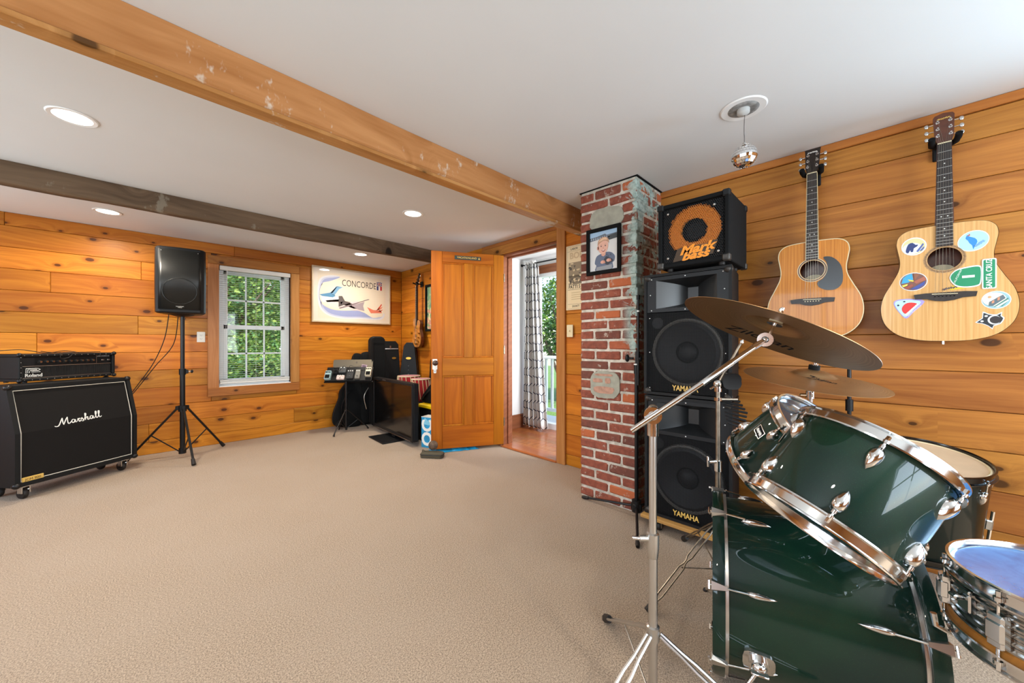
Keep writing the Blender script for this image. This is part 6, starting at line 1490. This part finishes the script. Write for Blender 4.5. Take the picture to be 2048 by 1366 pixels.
def bass_lug(th, front):
    s = 1 if front else -1; zl = .125 if front else Lb - .125; zo = .0 if front else Lb; c_, s_ = math.cos(th), math.sin(th)
    lg = MB(); vs = []; fs = []; nu, nv = 12, 12
    lug_tear(lg, Rb, th, zl, .082, .026, .017, 'chrome', -s); lo = lg.obj('lug', bd, angle=60)
    def P(r, z, t_=0): return (r * c_ - t_ * s_, r * s_ + t_ * c_, z)
    MB().cyl(P(.2895, zl - s * .030), P(.2985, zo + s * .030), .0030, 'chrome', n=8).cyl(P(.2985, zo + s * .030), P(.300, zo - s * .010), .0030, 'chrome', n=8).cyl(P(.300, zo - s * .010, -.012), P(.300, zo - s * .010, .012), .0035, 'chrome', n=8).obj('tension_rod', lo)
    k = MB(); z_a, z_b = zo - s * .003, zo + s * .040
    k.add([P(.284, z_a, -.016), P(.284, z_a, .016), P(.305, z_a, .012), P(.305, z_a, -.012), P(.2925, z_b, -.006), P(.2925, z_b, .006), P(.303, z_b, .005), P(.303, z_b, -.005), P(.2925, z_a + s * .004, -.016), P(.2925, z_a + s * .004, .016)], [(0, 1, 2, 3), (4, 7, 6, 5), (2, 6, 7, 3), (8, 3, 7, 4), (9, 5, 6, 2), (0, 3, 8), (1, 9, 2), (8, 4, 5, 9)], 'satin_steel')
    k.obj('claw', lo, smooth=False)
for i in range(8):
    th = R(22.5 + 45 * i)
    bass_lug(th, True); bass_lug(th, False)
# spur bracket and spur, near side and far side
for th, sg in ((R(196), 1), (R(-16), -1)):
    Q = RZ(th) @ T(Rb - .004, 0, .118) @ Matrix(((0, 0, 1, 0), (1, 0, 0, 0), (0, 1, 0, 0), (0, 0, 0, 1)))
    so = MB().prism(catm2([(-.030, -.036), (.030, -.036), (.034, .0), (.028, .034), (.0, .040), (-.028, .034), (-.034, .0)], 3), 0, .012, 'chrome').prism(oval(0, 0, .022, .026), .012, .020, 'chrome').ell((0, 0, .022), (.017, .020, .018), 'chrome', 16, 10).obj('spur_bracket', bd, Q, angle=40)
    MB().cyl((0, -.012, .034), (0, .012, .034), .006, 'chrome', n=10).box(-.003, .003, -.022, .022, .034, .050, 'chrome', .002).obj('wing_nut', so)
    c_, s_ = math.cos(th), math.sin(th); p0 = Vector((.300 * c_, .300 * s_, .118)); p1 = Vector((.30 * c_ - sg * .0, -.300, .02)); p1 = Vector((p0.x + .10 * c_, -.296, -.03))
    lg = MB().tube([p0, p1], .0055, 'chrome', 10).obj('spur', bd); MB().ell(tuple(p1), (.010, .010, .010), 'rubber').obj('rubber_foot', lg)
# mount on top of the bass drum and the two arms that reach into the toms
mt = thing('tom_holder', 'chrome double tom holder standing on top of the bass drum', 'drum hardware', (1.53, .10, .578))
MB().cyl((0, 0, -.01), (0, 0, .10), .0125, 'chrome', n=16).cyl((0, 0, -.008), (0, 0, .012), .028, 'chrome', n=20).box(-.02, .02, -.02, .02, .06, .10, 'chrome', .006).obj('post', mt)
MB().cyl((0, 0, .08), (-.10, -.02, .12), .0085, 'chrome', n=12).obj('arm', mt)
MB().cyl((0, 0, .08), (.0, .01, .13), .0085, 'chrome', n=12).obj('arm', mt)
# ---- snare drum on its stand
SN = T(1.36, -.303, .645); sn = thing('snare_drum', 'chrome snare drum with a worn blue-grey head at the lower right edge', 'drum', SN)
rs = .176; zb = -.150
m, t, b = newmat('ribbed_chrome'); b.inputs['Base Color'].default_value = lin('a9a6a2') + (1,); setp(b, rough=.16, metal=1.0); M['snare_shell'] = m
prof = [(rs - .004, -.012)]
for k in range(7): z = -.026 - .0165 * k; prof += [(rs, z + .006), (rs + .0035, z + .002), (rs + .0035, z - .002), (rs, z - .006)]
prof += [(rs, zb + .012), (rs - .004, zb + .010)]
MB().lathe(prof, 'snare_shell', 96).obj('shell', sn)
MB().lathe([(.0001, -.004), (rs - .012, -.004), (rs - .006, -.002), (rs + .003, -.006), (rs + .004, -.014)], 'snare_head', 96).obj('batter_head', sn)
MB().lathe([(.0001, zb + .004), (rs + .002, zb + .006)], 'clear_head', 48).obj('snare_side_head', sn)
for ze, s in ((-.006, 1), (zb + .006, -1)): MB().lathe(hoop_prof(rs, ze, s, 1.15), 'chrome', 120, closed=True).obj('hoop', sn)
MB().lathe([(rs + .001, zb + .040), (rs + .006, zb + .036), (rs + .006, zb + .020), (rs + .001, zb + .016)], wood('brown_grain', 'b97e36', '8a5a22', knots=0), 96).obj('brown_ring', sn)  # orange-brown grained band round the shell above the bottom hoop
for i in range(8):
    a = 2 + 45 * i; Q = on_shell(rs, a, -.075)
    lo = MB().box(-.014, .014, -.034, .034, 0, .020, 'chrome', .004).box(-.0155, .0155, -.022, .022, .003, .023, 'chrome', .005).obj('lug', sn, Q, smooth=False)
    for s in (1, -1):
        c_, s_ = 0, 0; MB().cyl((0, s * .030, .0105), (0, s * .075, .0105), .0028, 'chrome', n=8).cyl((0, s * .060, .0105), (0, s * .068, .0105), .007, 'chrome', n=10).cyl((0, s * .068, .0105), (0, s * .080, .0105), .0042, 'chrome', n=4).obj('tension_rod', lo)
Q = on_shell(rs, 118, -.055); MB().box(-.016, .016, -.022, .018, 0, .014, 'chrome', .003).box(-.010, .010, .002, .012, .014, .034, 'chrome', .003).box(-.020, .020, .020, .028, .010, .018, 'chrome', .002).obj('snare_strainer', sn, Q, smooth=False)
ss = thing('snare_stand', 'chrome basket stand under the snare drum', 'drum hardware', (1.36, -.303, 0))
MB().cyl((0, 0, .08), (0, 0, .42), .0125, 'chrome', n=14).obj('tube', ss)
for k in range(3):
    a = R(95 + 120 * k); c_, s_ = math.cos(a), math.sin(a)
    MB().tube([(0, 0, .42), (.12 * c_, .12 * s_, .455), (.178 * c_, .178 * s_, .470), (.202 * c_, .202 * s_, .478), (.206 * c_, .206 * s_, .505)], .006, 'chrome', 8).obj('basket_arm', ss)
    lg = MB().tube([(.012 * c_, .012 * s_, .26), (.27 * c_, .27 * s_, .02)], .006, 'chrome', 8).obj('leg', ss); MB().ell((.27 * c_, .27 * s_, .014), (.015, .015, .014), 'rubber').obj('rubber_foot', lg)
# ---- floor tom
FT = AX((2.44, -.138, .655), (-.15, -.08, .985)); ft = thing('floor_tom', 'tall dark floor tom with a tan head, standing by the wall behind the rack tom', 'drum', FT)
rs = .203
MB().lathe([(rs - .006, -.012), (rs, -.014), (rs, -.388), (rs - .006, -.39)], 'dark_green', 80).obj('shell', ft)
MB().lathe([(.0001, -.004), (rs - .014, -.004), (rs - .007, -.001), (rs + .003, -.006), (rs + .004, -.016)], 'tan_head', 80).obj('batter_head', ft)
MB().lathe([(rs - .013, -.0035), (rs - .009, .0005), (rs - .004, -.002)], 'cream', 80).obj('head_collar', ft)
MB().lathe([(.0001, -.392), (rs + .002, -.390)], 'clear_head', 48).obj('resonant_head', ft)
M['dark_chrome'] = plain('dark_chrome', '4b4a48', .2, metal=1.0)
for ze, s in ((-.006, 1), (-.386, -1)): MB().lathe(hoop_prof(rs, ze, s, 1.1), 'dark_chrome', 100, closed=True).obj('hoop', ft)
for i in range(8):
    a = R(10 + 45 * i)
    for s, z in ((1, -.085), (-1, -.31)):
        lg = MB(); lug_tear(lg, rs, a, z, .055, .030, .020, 'chrome', s); lo = lg.obj('lug', ft, angle=60); tension(lo, rs, a, z + s * .022, -.020 if s > 0 else -.372, s)
for k in range(3):
    a = R(32 + 120 * k); c_, s_ = math.cos(a), math.sin(a); r_ = rs + .018
    br_ = MB().box(-.014, .014, -.022, .022, 0, .022, 'chrome', .004).obj('leg_bracket', ft, on_shell(rs, math.degrees(a), -.24), smooth=False)
    lg = MB().tube([(r_ * c_, r_ * s_, -.18), (r_ * c_, r_ * s_, -.42), ((r_ + .02) * c_, (r_ + .02) * s_, -.50), ((r_ + .02) * c_, (r_ + .02) * s_, -.605)], .006, 'chrome', 8).obj('leg', ft)
    MB().ell(((r_ + .02) * c_, (r_ + .02) * s_, -.615), (.013, .013, .015), 'rubber').obj('rubber_foot', lg)
# ---- cymbals
def cym_prof(r, Rc, bow=.024, bell=.021, rb=.062):
    z = bow * (1 - (r / Rc) ** 1.7)
    if r < rb * 1.25: z += bell * max(0, 1 - (r / (rb * 1.25)) ** 2.4)
    return z
def cymbal(label, c_, n_, Rc, **kw):
    Mx = AX(c_, n_); cy = thing('cymbal', label, 'cymbal', Mx, 'cymbals of the green kit')
    rr = [.006 + (Rc - .006) * (k / 34) for k in range(35)]
    prof = [(r, cym_prof(r, Rc, **kw)) for r in rr] + [(r, cym_prof(r, Rc, **kw) - .0013) for r in rr[::-1]]
    MB().lathe(prof, 'bronze', 128, closed=True).obj('plate', cy, angle=60)
    return cy, Mx
def cym_text(cy, Rc, body, size, p, xd, up, side, **kw):
    """lettering bent onto the cymbal's surface; side -1 = underside"""
    c = bpy.data.curves.new('logo', 'FONT'); c.body = body; c.size = size; c.shear = .35; c.offset = .012 * size; c.align_x = 'CENTER'; c.align_y = 'CENTER'; c.resolution_u = 3
    o = bpy.data.objects.new('tmp', c); COL.objects.link(o); me = bpy.data.meshes.new_from_object(o.evaluated_get(bpy.context.evaluated_depsgraph_get())); bpy.data.objects.remove(o)
    bm = bmesh.new(); bm.from_mesh(me); bmesh.ops.triangulate(bm, faces=bm.faces); bmesh.ops.subdivide_edges(bm, edges=bm.edges, cuts=1)
    xd = Vector(xd).normalized(); up = Vector(up); up = (up - xd * up.dot(xd)).normalized()
    for v in bm.verts:
        q = Vector(p) + xd * v.co.x + up * v.co.y; r = min(q.length, Rc * .985)
        v.co = (q.x, q.y, cym_prof(r, Rc) + (.0005 if side > 0 else -.0013 - .0005))
    bm.to_mesh(me); bm.free(); me.materials.append(M['black_matte']); link('logo_lettering', me, cy)
c1, C1 = cymbal('large bronze crash cymbal tilted high, its underside and maker lettering in view', (1.26, .214, 1.1815), (.249, -.347, .904), .24)
cym_text(c1, .24, 'Zildjian', .066, (.147, .052), (.21, -.977), (-.977, -.21), -1)
MB().cyl((0, 0, .043), (0, 0, .053), .016, 'cream', n=18).obj('upper_felt', c1); MB().cyl((0, 0, .053), (0, 0, .060), .012, 'chrome', n=16).box(-.022, .022, -.004, .004, .058, .072, 'chrome', .003).obj('wing_nut', c1)
MB().cyl((0, 0, .030), (0, 0, .040), .017, 'cream', n=18).cyl((0, 0, .026), (0, 0, .030), .020, 'chrome', n=18).obj('lower_felt', c1)
MB().cyl((0, 0, -.035), (0, 0, .078), .0042, 'chrome', n=10).obj('threaded_rod', c1)
c2, C2 = cymbal('bronze ride cymbal lying nearly flat, below and behind the tilted crash', (1.951, .188, 1.002), (-.08, -.145, .986), .24)
cym_text(c2, .24, 'Zildjian', .032, (-.084, -.034), (-.17, -.985), (1, 0), 1)
MB().cyl((0, 0, .043), (0, 0, .062), .019, 'black_matte', n=18).obj('felt', c2); MB().cyl((0, 0, .062), (0, 0, .068), .011, 'chrome', n=14).cyl((0, 0, .068), (0, 0, .084), .006, 'chrome', n=10).obj('wing_nut', c2)
MB().cyl((0, 0, -.045), (0, 0, .070), .0042, 'chrome', n=10).cyl((0, 0, .018), (0, 0, .040), .018, 'cream', n=16).obj('threaded_rod', c2)
# ---- boom stand of the crash
def dbl_leg(st, top, foot, low, w=.013, mat='satin_steel', r=.0, cross=False):
    top, foot = Vector(top), Vector(foot); d = (foot - top).normalized(); sd = d.cross(Vector((0, 0, 1))).normalized()
    m_ = MB(); ft_ = foot - d * .05
    for s in (-1, 1):
        if cross: P = [top + sd * s * .004, top.lerp(ft_, .12) + sd * s * w, top.lerp(ft_, .44) + sd * s * w, top.lerp(ft_, .49) + sd * s * .004, top.lerp(ft_, .53) + sd * s * .004, top.lerp(ft_, .58) + sd * s * w, top.lerp(ft_, .92) + sd * s * w, ft_ + sd * s * .005]
        else: P = [top + sd * s * w * .5, top.lerp(ft_, .15) + sd * s * w * .6, top.lerp(ft_, .25) + sd * s * w, top.lerp(ft_, .9) + sd * s * w, ft_ + sd * s * w * .6]
        m_.tube(P, r or .0048, mat, 6)
    lo = m_.obj('leg', st)
    MB().tube([foot - d * .055, foot - d * .02, foot], [.013, .016, .017], 'rubber', 8).obj('rubber_foot', lo)
    MB().tube([Vector(low), top.lerp(foot, .52)], .0028, mat, 6).obj('brace', st)
B0 = Vector((1.078, .473, 0)); bs = thing('boom_stand', 'chrome boom cymbal stand in the foreground holding the tilted crash', 'cymbal stand', B0)
MB().cyl((0, 0, .05), (0, 0, .560), .0130, 'satin_steel', n=24).obj('lower_tube', bs)
MB().cyl((0, 0, .55), (0, 0, .900), .0112, 'satin_steel', n=24).obj('upper_tube', bs)
lv = Vector((math.cos(R(134.5)), math.sin(R(134.5)), 0))         # towards the picture's left, square to the view
cl_ = MB().lathe([(.0114, .59), (.0175, .587), (.0175, .545), (.0145, .520), (.0132, .515)], 'satin_steel', 24).obj('height_clamp', bs)
MB().cyl(lv * .014 + Vector((0, 0, .572)), lv * .040 + Vector((0, 0, .572)), .009, 'satin_steel', n=12).cyl(lv * .038 + Vector((0, 0, .572)), lv * .062 + Vector((0, 0, .574)), .0055, 'chrome', n=10).obj('wing_screw', cl_)
MB().lathe([(.0132, .315), (.0185, .312), (.0185, .272), (.0132, .268)], 'satin_steel', 24).obj('leg_collar', bs)
MB().lathe([(.0132, .10), (.0185, .098), (.0185, .075), (.0132, .07)], 'satin_steel', 24).obj('brace_collar', bs)
for f in (Vector((.290, .326, .012)), Vector((-.431, .089, .012)), Vector((.138, -.418, .012))):
    d = Vector((f.x, f.y, 0)).normalized(); dbl_leg(bs, d * .02 + Vector((0, 0, .292)), f, d * .018 + Vector((0, 0, .088)), .013)
MB().cyl((0, 0, .878), (0, 0, .918), .0160, 'chrome', n=20).obj('tilter_base', bs)
tp_ = Vector((1.2555, .2205, 1.166)) - B0; cp = Vector((0, 0, .940)); bdv = (tp_ - cp).normalized(); sdv = bdv.cross(Vector((0, 0, 1))).normalized()
to_cam = (-Vector((B0.x, B0.y, 0))).normalized()
tq = MB().cyl(cp + to_cam * .004, cp + to_cam * .020, .025, 'chrome', n=28).cyl(cp - to_cam * .016, cp + to_cam * .0, .017, 'chrome', n=24).obj('boom_tilter', bs)
MB().cyl(cp - to_cam * .016, cp - to_cam * .032, .012, 'old_steel', n=16).ell(tuple(cp - to_cam * .034 + Vector((0, 0, .008))), (.016, .016, .018), 'old_steel', 12, 8).obj('wing_nut', tq)
MB().lathe([(.0001, 0), (.009, 0), (.013, .002), (.013, .004), (.0001, .004)], 'satin_steel', 20, Matrix.Translation(cp + to_cam * .0200) @ to_cam.to_track_quat('Z', 'Y').to_matrix().to_4x4()).obj('tilter_cap', tq)
bc0 = cp + to_cam * .029
end = tp_ - bdv * .028
MB().tube([bc0 - bdv * .075, bc0 + bdv * .17], .0080, 'chrome', 18).tube([bc0 + bdv * .165, bc0.lerp(end, .75)], .0088, 'chrome', 18).tube([bc0.lerp(end, .74), end], .0074, 'chrome', 18).obj('boom_arm', bs)
camd = (Vector((0, 0, 1.15)) - (B0 + tp_)).normalized()
MB().lathe([(.009, -.008), (.0195, -.008), (.0195, .008), (.009, .008)], 'chrome', 30, Matrix.Translation(tp_ - bdv * .006 + camd * .004) @ camd.to_track_quat('Z', 'Y').to_matrix().to_4x4(), closed=True).ell(tuple(tp_ - bdv * .006), (.009, .009, .009), 'chrome').tube([tp_ - bdv * .045, tp_ - bdv * .014], [.0085, .0105], 'chrome', 16).obj('cymbal_tilter', bs)
n1_ = Vector((.249, -.347, .904)).normalized(); MB().tube([tp_ - bdv * .006, Vector((1.26, .214, 1.1815)) - B0 - n1_ * .020], .0060, 'chrome', 12).obj('tilter_post', bs)
MB().cyl(tp_ - bdv * .0, tp_ + lv * .0 - camd * .022, .006, 'chrome', n=10).obj('tilter_wing', bs)
# ---- ride stand (mostly hidden behind the toms)
rsd = thing('cymbal_stand', 'plain chrome stand under the flat ride cymbal, hidden behind the toms', 'cymbal stand', (1.955, .195, 0))
MB().cyl((0, 0, .05), (0, 0, .62), .0127, 'chrome', n=16).cyl((0, 0, .60), (0, 0, .925), .0095, 'chrome', n=16).obj('tube', rsd)
MB().cyl((0, 0, .925), (0, 0, .955), .014, 'chrome', n=14).box(-.012, .012, -.012, .012, .93, .96, 'chrome', .003).cyl((0, 0, .94), (-.02, .03, .94), .005, 'chrome', n=8).obj('tilter', rsd)
for k in range(3):
    a = R(20 + 120 * k); c_, s_ = math.cos(a), math.sin(a); dbl_leg(rsd, (.015 * c_, .015 * s_, .22), (.25 * c_, .25 * s_, .012), (.013 * c_, .013 * s_, .08), .008, 'chrome', .003)
# ---- second boom stand with a clip-on holder of dark rods
S0 = Vector((1.930, .533, 0)); s2 = thing('boom_stand', 'old chrome boom stand rising behind the bass drum in front of the speakers', 'cymbal stand', S0)
MB().cyl((0, 0, .05), (0, 0, .56), .0120, 'old_steel', n=18).cyl((0, 0, .55), (0, 0, .93), .0098, 'old_steel', n=18).obj('tube', s2)
vl = Vector((math.cos(R(152)), math.sin(R(152)), 0))
MB().cyl((0, 0, .60), (0, 0, .55), .0165, 'chrome', n=18).cyl(vl * .01 + Vector((0, 0, .595)), vl * .055 + Vector((0, 0, .598)), .008, 'chrome', n=10).box(-.004, .004, -.004, .004, -.025, .025, 'chrome', .002, Matrix.Translation(vl * .060 + Vector((0, 0, .600)))).obj('height_clamp', s2)
MB().cyl((0, 0, .925), (0, 0, .955), .0155, 'chrome', n=18).ell((0, 0, .962), (.020, .020, .020), 'chrome', 16, 10).cyl(vl * .01 + Vector((0, 0, .955)), vl * .045 + Vector((0, 0, .94)), .0045, 'chrome', n=8).obj('boom_tilter', s2)
MB().cyl((0, 0, .96), (.045, -.085, 1.155), .0055, 'old_steel', n=10).ell((.046, -.087, 1.158), (.009, .009, .012), 'chrome').cyl((.046, -.087, 1.15), (.055, -.10, 1.19), .0035, 'chrome', n=8).obj('boom_arm', s2)
for f in (Vector((.314, .267, .012)), Vector((-.402, .161, .012)), Vector((.05, -.25, .012))):
    d = Vector((f.x, f.y, 0)).normalized(); dbl_leg(s2, d * .02 + Vector((0, 0, .30)), f, d * .016 + Vector((0, 0, .09)), .012, 'old_steel', .0034, True)
hold = thing('rod_holder', 'black clip-on holder with a fan of dark rods on the old chrome stand', 'percussion accessory', S0 + Vector((0, 0, .89)))
MB().lathe([(.0105, -.008), (.0165, -.008), (.0165, .008), (.0105, .008)], 'chrome', 20, closed=True).box(-.008, .09, -.005, .005, -.005, .005, 'old_steel', .002, RZ(R(-50))).obj('clamp', hold)
rdv = Vector((math.cos(R(-42)), math.sin(R(-42)), 0))
for k in range(8):
    b_ = rdv * (.018 + .004 * k) + Vector((0, 0, .006 - .017 * k)); MB().tube([b_, b_ + rdv * (.085 + .008 * (3.5 - abs(k - 3))) + Vector((0, 0, -.020 - .001 * k))], [.0035, .0060], 'black_plastic', 8).obj('rod', hold)
MB().prism(blob(.055, .085, .042, .038, 20, 3, 3.0, .04), -.022, .022, 'black_plastic', RZ(R(-48)) @ RX(PI / 2)).obj('cup', hold, smooth=False)
MB().tube([(.012, -.013, .122), (.040, -.045, .118), (.064, -.071, .112), (.060, -.067, .07)], .0022, 'satin_steel', 6).obj('wire_edge', hold)
